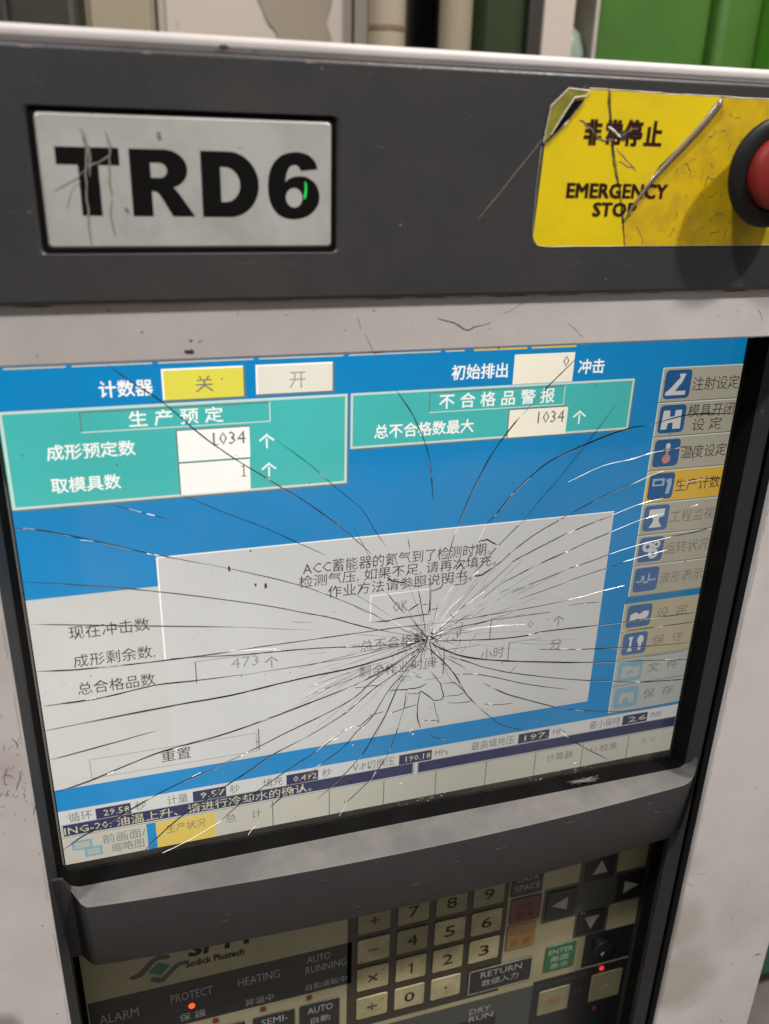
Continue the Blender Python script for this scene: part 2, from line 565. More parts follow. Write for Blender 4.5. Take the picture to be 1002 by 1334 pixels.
# outlines of the cracks and scuffs, in millimetres on their surface: kind, width, points
CRACKS = [
    ('d', 0.34, [(-114.1, 110.0), (-105.7, 102.8), (-96.2, 95.3), (-83.3, 82.2), (-71.8, 72.3), (-63.5, 66.1), (-53.9, 58.9), (-43.8, 51.5), (-34.1, 43.2), (-24.7, 34.3), (-16.6, 25.7)]),
    ('d', 0.31, [(-8.3, 95.8), (-0.5, 84.2), (6.0, 69.6), (8.2, 58.5), (9.4, 48.2)]),
    ('d', 0.23, [(-55.8, 78.5), (-43.4, 68.2), (-31.3, 56.2), (-21.0, 46.3), (-15.6, 36.8), (-10.4, 28.6)]),
    ('d', 0.23, [(-117.7, 57.8), (-107.0, 53.3), (-95.5, 49.0)]),
    ('d', 0.29, [(-91.7, 59.1), (-78.0, 51.4), (-64.2, 44.2), (-55.8, 39.3), (-46.5, 33.6), (-36.3, 27.6)]),
    ('d', 0.42, [(-152.3, 51.7), (-141.4, 49.3), (-126.6, 44.3), (-104.1, 35.7), (-85.0, 29.2)]),
    ('d', 0.29, [(-85.6, 29.6), (-65.2, 22.3), (-45.4, 14.2), (-33.7, 8.0), (-17.4, -1.6), (-10.4, -6.8)]),
    ('d', 0.34, [(-151.7, 29.7), (-133.1, 26.1), (-105.3, 19.8), (-65.6, 8.7), (-44.2, 1.4), (-32.3, -2.9), (-17.2, -9.6), (5.6, -17.6)]),
    ('d', 0.34, [(-152.1, 11.7), (-116.1, 5.8), (-72.3, -1.2)]),
    ('d', 0.18, [(-72.3, -1.2), (-57.4, -4.1), (-41.3, -7.2)]),
    ('d', 0.47, [(-151.7, -9.6), (-132.2, -11.4), (-102.6, -12.3), (-76.8, -12.3)]),
    ('d', 0.34, [(-77.4, -12.2), (-60.8, -11.8), (-44.3, -11.7), (-27.5, -11.5), (-3.2, -11.3), (17.6, -11.9)]),
    ('d', 0.31, [(17.6, -11.9), (33.0, -11.4), (48.0, -10.7), (63.3, -10.0), (78.9, -8.9)]),
    ('d', 0.42, [(-101.0, -11.8), (-76.9, -14.1), (-64.1, -15.0), (-47.7, -15.7), (-30.9, -17.2), (-17.1, -18.9), (0.7, -20.1), (10.0, -19.9)]),
    ('d', 0.47, [(-151.1, -25.9), (-138.6, -26.0), (-125.9, -25.6), (-108.6, -23.5), (-90.0, -24.0), (-66.7, -24.5)]),
    ('d', 0.29, [(-67.3, -24.4), (-44.4, -23.9), (-23.9, -23.3), (-10.0, -21.6), (7.9, -20.4)]),
    ('d', 0.57, [(-151.6, -37.7), (-126.9, -36.0), (-99.1, -34.6), (-77.7, -33.8), (-61.3, -32.0), (-44.5, -30.2), (-27.3, -29.1), (-9.8, -26.3), (0.8, -23.6), (9.4, -21.4)]),
    ('d', 0.39, [(-151.8, -52.2), (-129.0, -49.0), (-109.3, -45.9)]),
    ('d', 0.57, [(-151.6, -68.8), (-137.7, -65.9), (-111.1, -57.8), (-95.0, -55.1), (-78.5, -52.7), (-61.7, -48.6), (-44.6, -44.1), (-25.1, -38.6)]),
    ('d', 0.39, [(-25.1, -38.6), (-9.7, -32.8), (0.9, -26.5), (8.7, -22.9)]),
    ('d', 0.52, [(-152.1, -100.3), (-143.4, -94.4), (-135.2, -91.3), (-127.5, -87.2), (-117.1, -82.0), (-102.7, -75.6), (-84.9, -70.3)]),
    ('d', 0.39, [(-85.9, -70.1), (-67.2, -63.1), (-53.0, -57.2), (-37.7, -51.5), (-23.6, -45.0), (-16.6, -38.9), (-9.6, -33.6), (4.5, -25.4)]),
    ('d', 0.49, [(-121.1, -111.8), (-113.2, -103.2), (-101.5, -93.4), (-88.0, -85.3), (-79.7, -79.9), (-69.9, -74.3), (-59.1, -67.7), (-44.7, -61.8)]),
    ('d', 0.39, [(-45.4, -62.1), (-34.9, -56.6), (-27.1, -52.2), (-20.1, -46.5), (-13.0, -40.7), (-2.4, -34.0), (4.6, -27.0), (9.5, -23.0)]),
    ('w', 0.47, [(-111.2, -112.2), (-99.1, -107.7), (-83.9, -99.8)]),
    ('d', 0.42, [(-84.6, -100.1), (-77.1, -93.5), (-65.4, -85.6), (-51.6, -76.9), (-40.6, -70.7), (-27.7, -61.3)]),
    ('w', 0.31, [(-40.6, -70.7), (-34.2, -65.6), (-28.5, -62.0)]),
    ('d', 0.34, [(-27.0, -61.0), (-19.8, -60.3), (-14.8, -55.7), (-9.0, -54.7)]),
    ('w', 0.42, [(-27.0, -61.9), (-24.2, -60.3), (-21.3, -60.9)]),
    ('w', 0.49, [(-72.9, -111.5), (-71.0, -108.8), (-69.2, -106.9)]),
    ('d', 0.44, [(-62.2, -97.8), (-57.5, -93.6), (-51.0, -88.8)]),
    ('w', 0.52, [(-53.6, -90.9), (-51.1, -89.3)]),
    ('d', 0.34, [(-51.0, -88.8), (-39.9, -79.4), (-27.7, -70.7), (-22.0, -63.7), (-14.8, -57.0), (-7.2, -43.8), (1.2, -33.8), (9.1, -22.9)]),
    ('d', 0.39, [(-39.6, -97.7), (-29.3, -88.3), (-18.8, -76.9), (-13.1, -66.3), (-7.9, -56.2), (-3.5, -44.4), (0.6, -36.1)]),
    ('w', 0.39, [(-29.6, -110.5), (-27.7, -107.3), (-25.9, -103.6)]),
    ('d', 0.39, [(-25.9, -103.1), (-14.1, -91.6), (-6.8, -80.2)]),
    ('w', 0.31, [(-14.1, -91.6), (-11.9, -87.6)]),
    ('d', 0.31, [(-6.8, -80.2), (-3.7, -72.0), (-2.1, -65.0)]),
    ('d', 0.39, [(-7.2, -43.8), (1.6, -44.5), (7.2, -44.6), (11.5, -42.9)]),
    ('d', 0.39, [(2.1, -46.7), (6.9, -47.9), (8.4, -46.5), (13.0, -50.7), (15.0, -53.2), (19.2, -53.1), (19.8, -50.6), (18.0, -44.4), (13.1, -36.9)]),
    ('d', 0.34, [(18.0, -44.4), (24.8, -44.7), (30.6, -51.2), (26.8, -52.3), (20.3, -51.6)]),
    ('d', 0.31, [(-6.1, -56.5), (0.5, -54.8), (7.2, -53.5)]),
    ('d', 0.34, [(8.4, -46.5), (7.2, -53.9), (7.6, -62.5), (9.3, -67.2)]),
    ('d', 0.31, [(8.0, -63.0), (17.5, -64.4), (18.4, -66.3)]),
    ('d', 0.26, [(15.0, -53.2), (16.5, -59.0), (18.4, -65.4)]),
    ('d', 0.26, [(1.6, -44.5), (0.6, -55.6)]),
    ('d', 0.31, [(21.6, -55.2), (28.6, -56.9), (34.0, -56.6)]),
    ('d', 0.42, [(9.5, -23.0), (17.2, -30.7), (24.5, -40.1), (30.6, -51.2), (36.6, -59.2)]),
    ('d', 0.29, [(36.6, -59.2), (45.2, -68.3), (52.1, -74.1), (66.2, -80.4)]),
    ('w', 0.34, [(83.8, -83.8), (89.0, -88.6)]),
    ('d', 0.39, [(89.0, -88.6), (98.2, -96.2), (113.9, -107.2)]),
    ('d', 0.60, [(11.2, -20.9), (17.6, -25.5), (25.4, -29.9), (34.7, -33.4), (50.4, -37.2), (83.1, -43.3), (112.2, -47.6)]),
    ('d', 0.42, [(112.2, -47.6), (135.3, -50.4), (152.7, -52.7)]),
    ('d', 0.39, [(19.4, -29.4), (29.4, -33.8), (38.9, -38.7), (55.0, -44.8), (84.3, -53.1), (106.0, -57.7), (123.9, -61.7)]),
    ('d', 0.49, [(123.0, -61.5), (137.5, -63.1), (151.3, -64.5)]),
    ('d', 0.26, [(19.4, -30.2), (29.7, -38.0)]),
    ('d', 0.34, [(24.5, -40.5), (33.7, -41.6), (44.8, -45.2), (63.8, -52.7), (85.0, -59.0)]),
    ('d', 0.44, [(39.6, -47.7), (52.1, -55.9), (69.0, -63.8), (82.5, -69.8)]),
    ('d', 0.29, [(82.5, -69.8), (100.6, -74.5), (122.2, -78.5), (148.1, -79.4)]),
    ('d', 0.34, [(40.5, -59.5), (48.6, -61.4), (55.8, -61.8)]),
    ('d', 0.52, [(13.7, -20.9), (40.8, -24.1), (57.1, -24.9), (67.2, -24.0), (80.8, -24.3), (109.6, -25.1)]),
    ('d', 0.44, [(109.6, -25.1), (127.4, -25.1), (150.1, -25.3)]),
    ('d', 0.23, [(20.7, -26.3), (33.4, -26.3)]),
    ('d', 0.36, [(16.4, -16.1), (30.3, -14.9), (40.0, -14.3)]),
    ('d', 0.39, [(65.8, -33.3), (82.2, -35.9), (99.0, -38.1), (124.9, -40.8), (150.7, -42.5)]),
    ('d', 0.26, [(110.3, -29.9), (128.3, -30.4), (149.4, -30.8)]),
    ('d', 0.23, [(124.1, -46.8), (149.8, -47.3)]),
    ('d', 0.26, [(79.2, -11.8), (87.2, -11.6), (97.4, -12.2)]),
    ('w', 0.47, [(78.8, -8.5), (86.7, -7.9), (94.6, -6.5), (105.8, -5.1), (108.2, -5.0)]),
    ('w', 0.57, [(12.2, -19.4), (16.9, -13.0), (23.9, -7.3), (30.2, -2.8), (36.2, 1.5)]),
    ('w', 0.42, [(11.3, -15.3), (13.2, -10.1), (14.8, -6.5)]),
    ('w', 0.39, [(16.4, -2.8), (18.9, 3.0), (20.9, 6.1)]),
    ('w', 0.44, [(16.1, -11.7), (20.1, -4.9), (26.3, 0.5)]),
    ('d', 0.39, [(23.9, -7.3), (29.5, -3.4)]),
    ('d', 0.29, [(21.4, -14.1), (26.4, -11.2), (31.4, -9.6)]),
    ('w', 0.26, [(27.9, -17.0), (41.0, -17.3), (58.0, -18.5)]),
    ('d', 0.34, [(68.9, 104.7), (59.1, 95.6), (55.4, 91.6)]),
    ('w', 0.47, [(55.4, 91.6), (47.0, 82.3)]),
    ('w', 0.34, [(76.6, 109.8), (72.4, 107.1)]),
    ('d', 0.44, [(46.0, 81.4), (42.6, 77.6), (37.6, 70.7), (32.5, 62.3), (25.6, 46.7), (21.6, 34.7)]),
    ('w', 0.31, [(21.6, 34.7), (20.1, 30.6)]),
    ('d', 0.31, [(20.1, 30.6), (19.2, 27.4), (17.7, 17.0)]),
    ('d', 0.39, [(150.8, 76.4), (136.5, 77.2), (125.5, 77.2), (109.4, 74.0)]),
    ('w', 0.34, [(110.5, 74.3), (106.8, 73.5)]),
    ('d', 0.49, [(106.8, 73.5), (97.7, 73.0), (79.8, 67.7), (62.3, 61.0), (53.0, 54.1), (45.7, 47.3), (39.3, 39.0), (34.7, 34.1)]),
    ('w', 0.39, [(34.7, 34.1), (30.4, 24.8)]),
    ('d', 0.34, [(30.4, 24.8), (26.0, 16.4), (23.5, 10.0)]),
    ('d', 0.36, [(54.1, 35.4), (50.7, 32.8), (43.3, 25.5), (40.0, 22.2), (34.0, 14.7), (30.6, 11.3)]),
    ('w', 0.29, [(52.7, 34.5), (50.0, 32.2)]),
    ('d', 0.26, [(53.4, 35.5), (58.8, 42.9), (64.7, 49.6), (71.4, 58.2), (80.9, 70.7), (90.1, 83.8)]),
    ('d', 0.36, [(73.5, 35.0), (70.0, 32.7), (59.4, 27.5), (48.3, 19.8), (42.1, 14.5), (34.4, 9.7), (30.8, 9.4)]),
    ('d', 0.36, [(73.6, 34.6), (91.6, 42.8), (109.4, 48.3)]),
    ('w', 0.31, [(102.7, 46.3), (110.8, 49.2), (119.5, 51.8)]),
    ('w', 0.29, [(70.7, 33.0), (69.4, 32.1)]),
    ('d', 0.44, [(74.6, 25.9), (63.8, 21.4), (53.0, 16.6), (48.0, 14.2)]),
    ('d', 0.36, [(74.7, 25.5), (85.7, 29.3), (96.2, 32.0)]),
    ('w', 0.31, [(96.2, 32.4), (108.2, 36.1), (121.4, 38.3)]),
    ('d', 0.44, [(75.8, 16.7), (61.1, 11.5), (45.2, 4.6)]),
    ('d', 0.36, [(75.8, 16.7), (86.9, 20.8), (96.6, 24.0)]),
    ('w', 0.29, [(96.6, 24.0), (110.3, 28.3), (122.8, 30.5)]),
    ('w', 0.26, [(137.2, 32.6), (141.2, 33.4)]),
    ('d', 0.31, [(75.4, 7.1), (67.2, 4.5), (56.0, 1.3), (49.5, -1.4)]),
    ('d', 0.36, [(76.9, 7.7), (88.3, 10.2), (97.5, 12.7)]),
    ('w', 0.52, [(97.5, 12.7), (110.7, 15.5), (129.9, 18.1)]),
    ('d', 0.42, [(129.1, 18.2), (139.8, 19.0), (149.7, 20.4)]),
    ('d', 0.29, [(77.7, 0.9), (53.6, -5.1)]),
    ('d', 0.31, [(77.6, 1.3), (96.9, 5.6), (105.5, 7.4)]),
    ('w', 0.42, [(105.4, 7.8), (116.5, 9.7), (128.6, 11.5)]),
    ('w', 0.36, [(71.6, 50.4), (87.7, 56.5), (100.8, 58.4), (110.1, 60.5), (117.8, 61.4)]),
    ('d', 0.34, [(117.7, 61.8), (123.2, 62.1), (131.2, 61.9), (134.0, 55.4)]),
    ('d', 0.29, [(129.5, 45.1), (139.5, 46.1), (151.6, 45.8)]),
    ('w', 0.34, [(129.5, 45.1), (138.8, 45.8)]),
    ('d', 0.44, [(9.9, 10.9), (10.7, -3.6), (10.1, -6.6), (-2.7, -6.7), (-8.3, -7.5), (-15.9, -6.7)]),
    ('d', 0.34, [(4.9, 6.3), (6.6, -1.5), (8.0, -8.6), (9.1, -15.0)]),
    ('d', 0.26, [(6.6, -1.5), (9.8, -1.6)]),
    ('d', 0.31, [(10.7, -4.7), (15.0, -4.2)]),
    ('d', 0.31, [(-0.5, 9.2), (4.5, 7.9), (10.1, 8.3)]),
    ('d', 0.39, [(10.6, 4.4), (15.2, 5.7), (16.4, 8.6), (21.5, 8.3)]),
    ('d', 0.34, [(20.9, 6.5), (25.9, 6.2), (29.3, 9.2)]),
    ('d', 0.44, [(30.0, 9.9), (34.4, 9.7), (38.6, 12.6)]),
    ('w', 0.21, [(30.0, 9.9), (32.8, 11.8)]),
    ('d', 0.47, [(31.0, 26.2), (35.3, 26.8), (40.6, 23.6)]),
    ('d', 0.29, [(-9.4, 6.7), (-5.0, 0.5), (-0.6, -5.1)]),
    ('d', 0.52, [(-9.6, 14.1), (-6.8, 11.9), (-1.2, 10.1)]),
    ('d', 0.26, [(-0.7, 31.0), (0.2, 25.9)]),
    ('d', 0.52, [(0.7, -3.7), (3.5, -1.8), (5.5, -0.6)]),
    ('d', 0.31, [(-28.3, -5.0), (-13.8, -10.9)]),
    ('d', 0.26, [(-3.2, -11.3), (2.3, -15.2), (7.0, -17.9)]),
    ('w', 0.26, [(-76.8, -11.9), (-57.6, -13.8)]),
    ('w', 0.29, [(-58.9, -14.7), (-55.6, -14.9)]),
    ('w', 0.31, [(-34.2, -66.0), (-30.6, -65.4)]),
    ('w', 0.31, [(-139.5, -62.7), (-136.9, -61.6)]),
    ('w', 0.39, [(-130.4, -63.8), (-127.2, -63.3)]),
    ('w', 0.34, [(-102.1, -56.9), (-98.9, -56.3)]),
    ('w', 0.31, [(-96.0, -72.9), (-92.0, -71.3)]),
    ('w', 0.29, [(-27.8, -52.1), (-25.7, -50.8)]),
    ('w', 0.29, [(-23.6, -48.7), (-20.8, -46.7)]),
    ('w', 0.23, [(-130.1, 44.7), (-125.3, 43.5)]),
    ('w', 0.39, [(3.7, -69.1), (5.5, -66.4)]),
    ('d', 0.31, [(12.5, -71.3), (16.5, -74.3), (22.9, -76.4)]),
    ('d', 0.18, [(-44.2, 1.0), (-34.3, -1.5)]),
    ('d', 0.18, [(-50.8, -1.7), (-42.0, -3.4)]),
    ('d', 0.21, [(-47.8, -24.9), (-20.5, -21.5), (-2.9, -20.3)]),
    ('d', 0.18, [(-44.5, -35.7), (-27.3, -31.4), (-9.8, -27.9)]),
    ('d', 0.21, [(-41.1, -38.7), (-23.8, -34.4), (-6.2, -27.7)]),
    ('d', 0.26, [(-24.4, -39.6), (-16.6, -39.7), (-9.5, -40.1)]),
    ('d', 0.26, [(-22.7, -38.2), (-13.2, -33.8), (-2.6, -29.1)]),
    ('d', 0.21, [(43.4, -0.2), (48.5, 1.1)]),
    ('d', 0.18, [(31.5, -10.8), (37.9, -6.5)]),
    ('d', 0.21, [(52.6, -44.4), (56.2, -40.3)]),
]
SCUFFS = [
    ('h', 0.43, [(-1.1, 127.3), (1.9, 126.1), (5.4, 125.4), (8.5, 123.4), (11.2, 122.5), (13.5, 123.6), (19.7, 125.0)]),
    ('h', 0.65, [(-88.6, 118.6), (-86.4, 119.0)]),
    ('h', 0.24, [(-87.4, 122.3), (-86.7, 122.1)]),
    ('h', 0.24, [(-84.7, 121.5), (-83.2, 122.2)]),
    ('h', 0.22, [(-30.6, 128.1), (-29.2, 123.8)]),
    ('h', 0.22, [(-27.5, 122.4), (-23.4, 112.8)]),
    ('h', 0.19, [(24.0, 127.7), (37.1, 134.2)]),
    ('h', 0.16, [(50.7, 124.1), (57.9, 118.2)]),
    ('h', 0.19, [(134.5, 127.2), (137.9, 122.3)]),
    ('h', 0.27, [(-160.5, -22.9), (-159.2, -25.3), (-159.2, -27.7)]),
    ('h', 0.30, [(-159.2, -38.1), (-161.0, -43.5), (-162.0, -46.9)]),
    ('h', 0.24, [(-166.4, -39.4), (-164.2, -39.1), (-161.8, -41.5)]),
    ('h', 0.27, [(-164.5, -35.5), (-165.7, -42.4), (-164.8, -43.4)]),
    ('h', 0.22, [(-163.1, -35.1), (-164.3, -37.7), (-164.1, -40.6)]),
    ('h', 0.24, [(-156.4, -54.9), (-157.6, -59.9)]),
    ('h', 0.22, [(-163.2, -50.3), (-161.7, -49.2)]),
    ('h', 0.22, [(-159.6, -51.9), (-158.5, -53.6)]),
    ('h', 0.22, [(-163.7, -25.1), (-163.9, -28.5)]),
    ('h', 0.22, [(-158.1, -78.4), (-157.7, -80.0)]),
    ('h', 0.30, [(218.8, -257.6), (222.5, -256.9), (227.1, -257.7)]),
    ('h', 0.35, [(207.5, -306.5), (209.5, -310.6)]),
    ('h', 0.24, [(205.4, -258.4), (206.9, -260.1)]),
    ('h', 0.16, [(195.9, -216.7), (197.8, -223.3)]),
    ('h', 0.22, [(191.1, -123.7), (193.7, -126.3)]),
    ('h', 0.19, [(161.8, -177.3), (171.9, -179.0)]),
    ('h', 0.19, [(160.3, -182.5), (166.0, -186.8)]),
    ('h', 0.27, [(-63.7, 208.0), (-62.4, 207.8)]),
    ('h', 0.22, [(-85.4, 214.1), (-85.1, 212.2)]),
    ('b', 0.22, [(11.1, 160.5), (20.7, 171.9), (30.8, 184.1), (42.1, 198.1), (47.1, 203.4)]),
    ('b', 0.16, [(-132.2, 162.1), (-130.7, 161.9)]),
]
# ================================================================ the control panel
panel = thing('control_panel', 'machine control panel with cracked touch screen, yellow emergency stop label and a keypad', 'control panel')
P = panel

# white housing: a sheet-metal box with a big opening in its front
hs = ring('housing', (-230, 230.5, -430, 206.7), (-156.8, 160, -428, 115.6), -24, -21, 'housing', P, bv=0.7, r=1.2)
box('housing_top', -230, 230.5, -24.0, 120, 206.8, 211.4, 'housing', hs, 1.9, 4)
box('housing_side', 226, 230.5, -20.9, 120, -430, 204.9, 'housing', hs)
box('housing_side', -230, -225.5, -20.9, 120, -430, 204.9, 'housing', hs)
box('inner_wall', 166, 168, -20.8, 40, -430, 118, 'black_in', hs)
box('inner_wall', -165, -163, -20.8, 40, -430, 118, 'black_in', hs)
box('inner_wall', -165, 168, -20.8, 40, 118.2, 120, 'black_in', hs)
box('inner_back', -165, 168, 32, 34, -430, 118, 'black_in', hs)

for k, wd, pts in SCUFFS:
    if k == 'h':
        if len(pts) < 3:
            pts = [pts[0], ((pts[0][0] + pts[1][0]) / 2 + random.uniform(-.3, .3), (pts[0][1] + pts[1][1]) / 2 + random.uniform(-.3, .3)), pts[1]]
        ribbon('scuff_mark', pts, wd * 1.1, -24.02, 'scuff' if wd >= 0.24 else 'smear', hs, h=0.05, k=5, jit=0.22)
def blot(cx, cz, rx, rz, y, m, parent, name='dirt_spot', n=14, rough=0.35):
    pts = []
    for i in range(n):
        t = 2 * math.pi * i / n
        r = 1 + random.uniform(-rough, rough)
        pts.append((cx + rx * r * math.cos(t), cz + rz * r * math.sin(t)))
    return flat(name, pts, y, m, parent)
blot(-87.6, 118.4, 1.6, 0.8, -24.04, 'scuff', hs)
blot(-72.4, 208.2, 1.3, 0.7, -24.04, 'scuff', hs)
blot(-86.9, 122.1, 0.6, 0.35, -24.04, 'scuff', hs)
blot(223.4, -256.9, 1.3, 0.7, -24.05, 'scuff', hs)
for i in range(26):                                     # the scratched patch left of the screen
    x = random.gauss(-162, 4.2); z = random.gauss(-42, 12)
    if x > -157.4: continue
    a = random.uniform(0, 6.28); L = random.uniform(0.8, 4)
    ribbon('scuff_mark', [(x, z), (x + L * .5 * math.cos(a) + random.uniform(-.4, .4), z + L * .5 * math.sin(a)), (x + L * math.cos(a + .5), z + L * math.sin(a + .5))],
           random.uniform(.1, .3), -24.02, 'scuff' if random.random() < .5 else 'smear', hs, h=0.04, jit=0.2)
for i in range(34):                                     # small chips of dirt all over the white paint
    side = random.random()
    if side < 0.45: x, z = random.uniform(-155, 155), random.uniform(117, 133)
    elif side < 0.8: x, z = random.uniform(162, 228), random.uniform(-330, 60)
    else: x, z = random.uniform(-180, -158), random.uniform(-180, 20)
    blot(x, z, random.uniform(.15, .5), random.uniform(.12, .4), -24.05, 'smear' if random.random() < .7 else 'scuff', hs, n=8)

for pts, wd, mm in (([(-155, 115.9), (-60, 115.8), (40, 115.8), (158, 115.8)], .35, 'smear'), ([(160.9, 114), (160.8, 0), (160.9, -120), (160.8, -330)], .16, 'smear'),
                    ([(-157.5, 100), (-157.5, 0), (-157.5, -120), (-157.5, -240)], .12, 'smear'), ([(-140, 134.3), (-20, 134.4), (60, 134.3), (135, 134.4)], .4, 'smear')):
    c = chop(pts, 40)                                    # grime collected along the edges, broken and uneven
    i = 0
    while i < len(c) - 8:
        n = random.randint(3, 9)
        ribbon('grime_line', c[i:i + n], wd * random.uniform(.4, 1.5), -24.02, mm if random.random() < .8 or abs(c[i][0]) > 156 else 'scuff', hs, h=.03, k=2, jit=.12, smooth=False)
        i += n + random.randint(0, 9)

# dark grey header bar with a recess for the machine's name plate
bar = ring('header_bar', (-226, 227, 134.8, 206.6), (-129.0, -38.6, 150.1, 190.7), -26, -23.2, 'grey', P, bv=1.3, r=1.8)
for k, wd, pts in SCUFFS:
    if k == 'b':
        ribbon('scratch', pts, wd, -26.02, 'scratch', bar, h=0.05, k=6, jit=0.06)
for i in range(16):
    x = random.uniform(-140, 125); z = random.uniform(137, 204)
    if -132 < x < -36 and 148 < z < 193 or x > 30 and 150 < z < 204: continue
    blot(x, z, random.uniform(.12, .35), random.uniform(.1, .3), -26.03, 'scratch' if random.random() < .6 else 'scuff', bar, n=7)
for i in range(4):                                      # chipped paint along the bar's upper edge
    x = random.uniform(-130, 120)
    blot(x, 205.4, random.uniform(.5, 2.2), .25, -26.03, 'scratch', bar, n=9)
for i in range(16):
    x = random.uniform(-140, 120); z = random.choice((random.uniform(193, 204), random.uniform(136, 148), random.uniform(136, 204)))
    if -134 < x < -34 and 147 < z < 194 or x > 22 and 147 < z < 206: continue
    a = random.gauss(0, .5); L = random.uniform(2, 9)
    ribbon('scratch', [(x, z), (x + L * math.cos(a), z + L * math.sin(a))], random.uniform(.06, .14), -26.02, 'hair_scratch', bar, h=.02, k=4, jit=.05)
npl = slab('name_plate', round_rect(-127.4, -39.9, 151.5, 189.3, 1.6), -25.3, -23.0, 'plate', P, bv=0.8)
ring('plate_gap_shade', (-128.95, -38.65, 150.15, 190.65), (-127.6, -39.7, 151.3, 189.5), -25.25, -23.2, 'black', npl, r=1.4)  # black ring added to paint in the shade of the gap
box('plate_recess', -129.5, -38.1, -23.15, -22.9, 149.6, 191.2, 'black_in', npl)
YN = -25.36
def glyph(name, outer, holes, x, z, y, m, parent, h=19.0, wd=None):
    c = bpy.data.curves.new(name, 'CURVE')
    c.dimensions = '2D'; c.fill_mode = 'FRONT'
    for pts in [outer] + holes:
        s = c.splines.new('POLY')
        s.points.add(len(pts) - 1)
        for i, p in enumerate(pts):
            s.points[i].co = (p[0], p[1], 0, 1)
        s.use_cyclic_u = True
    t = bpy.data.objects.new(name, c)
    col.objects.link(t)
    me = bpy.data.meshes.new_from_object(t.evaluated_get(bpy.context.evaluated_depsgraph_get()))
    bpy.data.objects.remove(t)
    for q in me.vertices:
        q.co = Vector(((x + q.co.x) * S, y * S, (z + q.co.y) * S))
    bm = bmesh.new(); bm.from_mesh(me)
    bmesh.ops.remove_doubles(bm, verts=bm.verts, dist=1e-7)
    for f in bm.faces:
        f.normal_update()
        if f.normal.y > 0: f.normal_flip()
    bm.to_mesh(me); bm.free()
    return obj(name, me, m, parent)
def arc(cx, cz, rx, rz, a0, a1, n=14):
    return [(cx + rx * math.cos(math.radians(a0 + (a1 - a0) * i / n)), cz + rz * math.sin(math.radians(a0 + (a1 - a0) * i / n))) for i in range(n + 1)]
glyph('letter', [(0, 19), (17.8, 19), (17.8, 14.2), (11.7, 14.2), (11.7, 0), (6, 0), (6, 14.2), (0, 14.2)], [], -122.6, 161.1, YN, 'ink', npl)
glyph('letter', [(0, 0), (0, 19), (10.2, 19)] + arc(10.2, 13.5, 6.6, 5.5, 90, -60, 14)[1:] + [(12.4, 8.4), (14.2, 6.2), (18.4, 0), (11.8, 0), (8.6, 5.6), (7.6, 6.9), (6.4, 7.3), (5.9, 7.3), (5.9, 0)],
      [[(5.9, 15.3), (5.9, 11.0), (8.6, 11.0)] + arc(8.6, 13.15, 2.2, 2.15, -90, 90, 8)], -101.9, 161.0, YN, 'ink', npl)
glyph('letter', [(0, 0), (0, 19), (8.4, 19)] + arc(8.4, 9.5, 9.2, 9.5, 90, -90, 22)[1:], [[(5.8, 4.4), (5.8, 14.6), (7.2, 14.6)] + arc(7.2, 9.5, 4.6, 5.1, 90, -90, 14)[1:]],
      -81.0, 160.9, YN, 'ink', npl)
six = catmull([(15.9, 14.7), (15.0, 17.0), (12.6, 18.9), (8.6, 19.5), (4.0, 18.2), (1.0, 14.6), (0.0, 9.4), (0.8, 4.2), (3.6, 0.7), (8.0, -0.4), (12.6, 0.6), (15.7, 3.4), (16.5, 6.8), (15.3, 10.2), (12.4, 12.2), (9.0, 12.4), (6.6, 11.6), (5.6, 10.8), (6.0, 13.2), (7.0, 15.2), (8.6, 15.8), (9.8, 15.3), (10.5, 14.1)], 5)
glyph('letter', six, [arc(8.3, 6.1, 2.7, 3.0, 0, 350, 20)], -60.5, 160.7, YN, 'ink', npl)
SP = -25.45
for pts, wd in (([(-114.8, 185.5), (-113.6, 181.5), (-114.3, 175.2), (-115.0, 165), (-114.9, 152.3)], .45), ([(-107.8, 184.7), (-107.0, 180.6), (-107.5, 177), (-108.1, 170), (-107.5, 166.7)], .5),
                ([(-107.6, 178), (-110.5, 176.2), (-114, 174.6)], .4), ([(-114.6, 174), (-118, 171), (-124.1, 168.0)], .25), ([(-108.0, 166), (-108.5, 160), (-107.8, 155)], .3),
                ([(-116, 171), (-119, 168), (-121, 163)], .18), ([(-104.3, 163.4), (-103.3, 162.0)], .8), ([(-92.9, 184.8), (-92.5, 182.8)], 1.1), ([(-114.6, 183), (-113, 179), (-113.6, 172)], .7)):
    ribbon('scratch', pts, wd, SP, 'scratch' if wd < .6 else 'smear', npl, h=0.05, k=6, jit=0.2)
ribbon('lamp_glint', [(-48.6, 171.6), (-48.4, 169.0), (-48.9, 166.4)], .7, SP, 'green_dot', npl, h=0.05, k=3, jit=0.05)  # green glint on the plate, drawn as a glowing mark
ribbon('lamp_glint', [(-69.7, 181.2), (-68.3, 181.4)], .3, SP, 'green_dot', npl, h=0.04, jit=0.02)

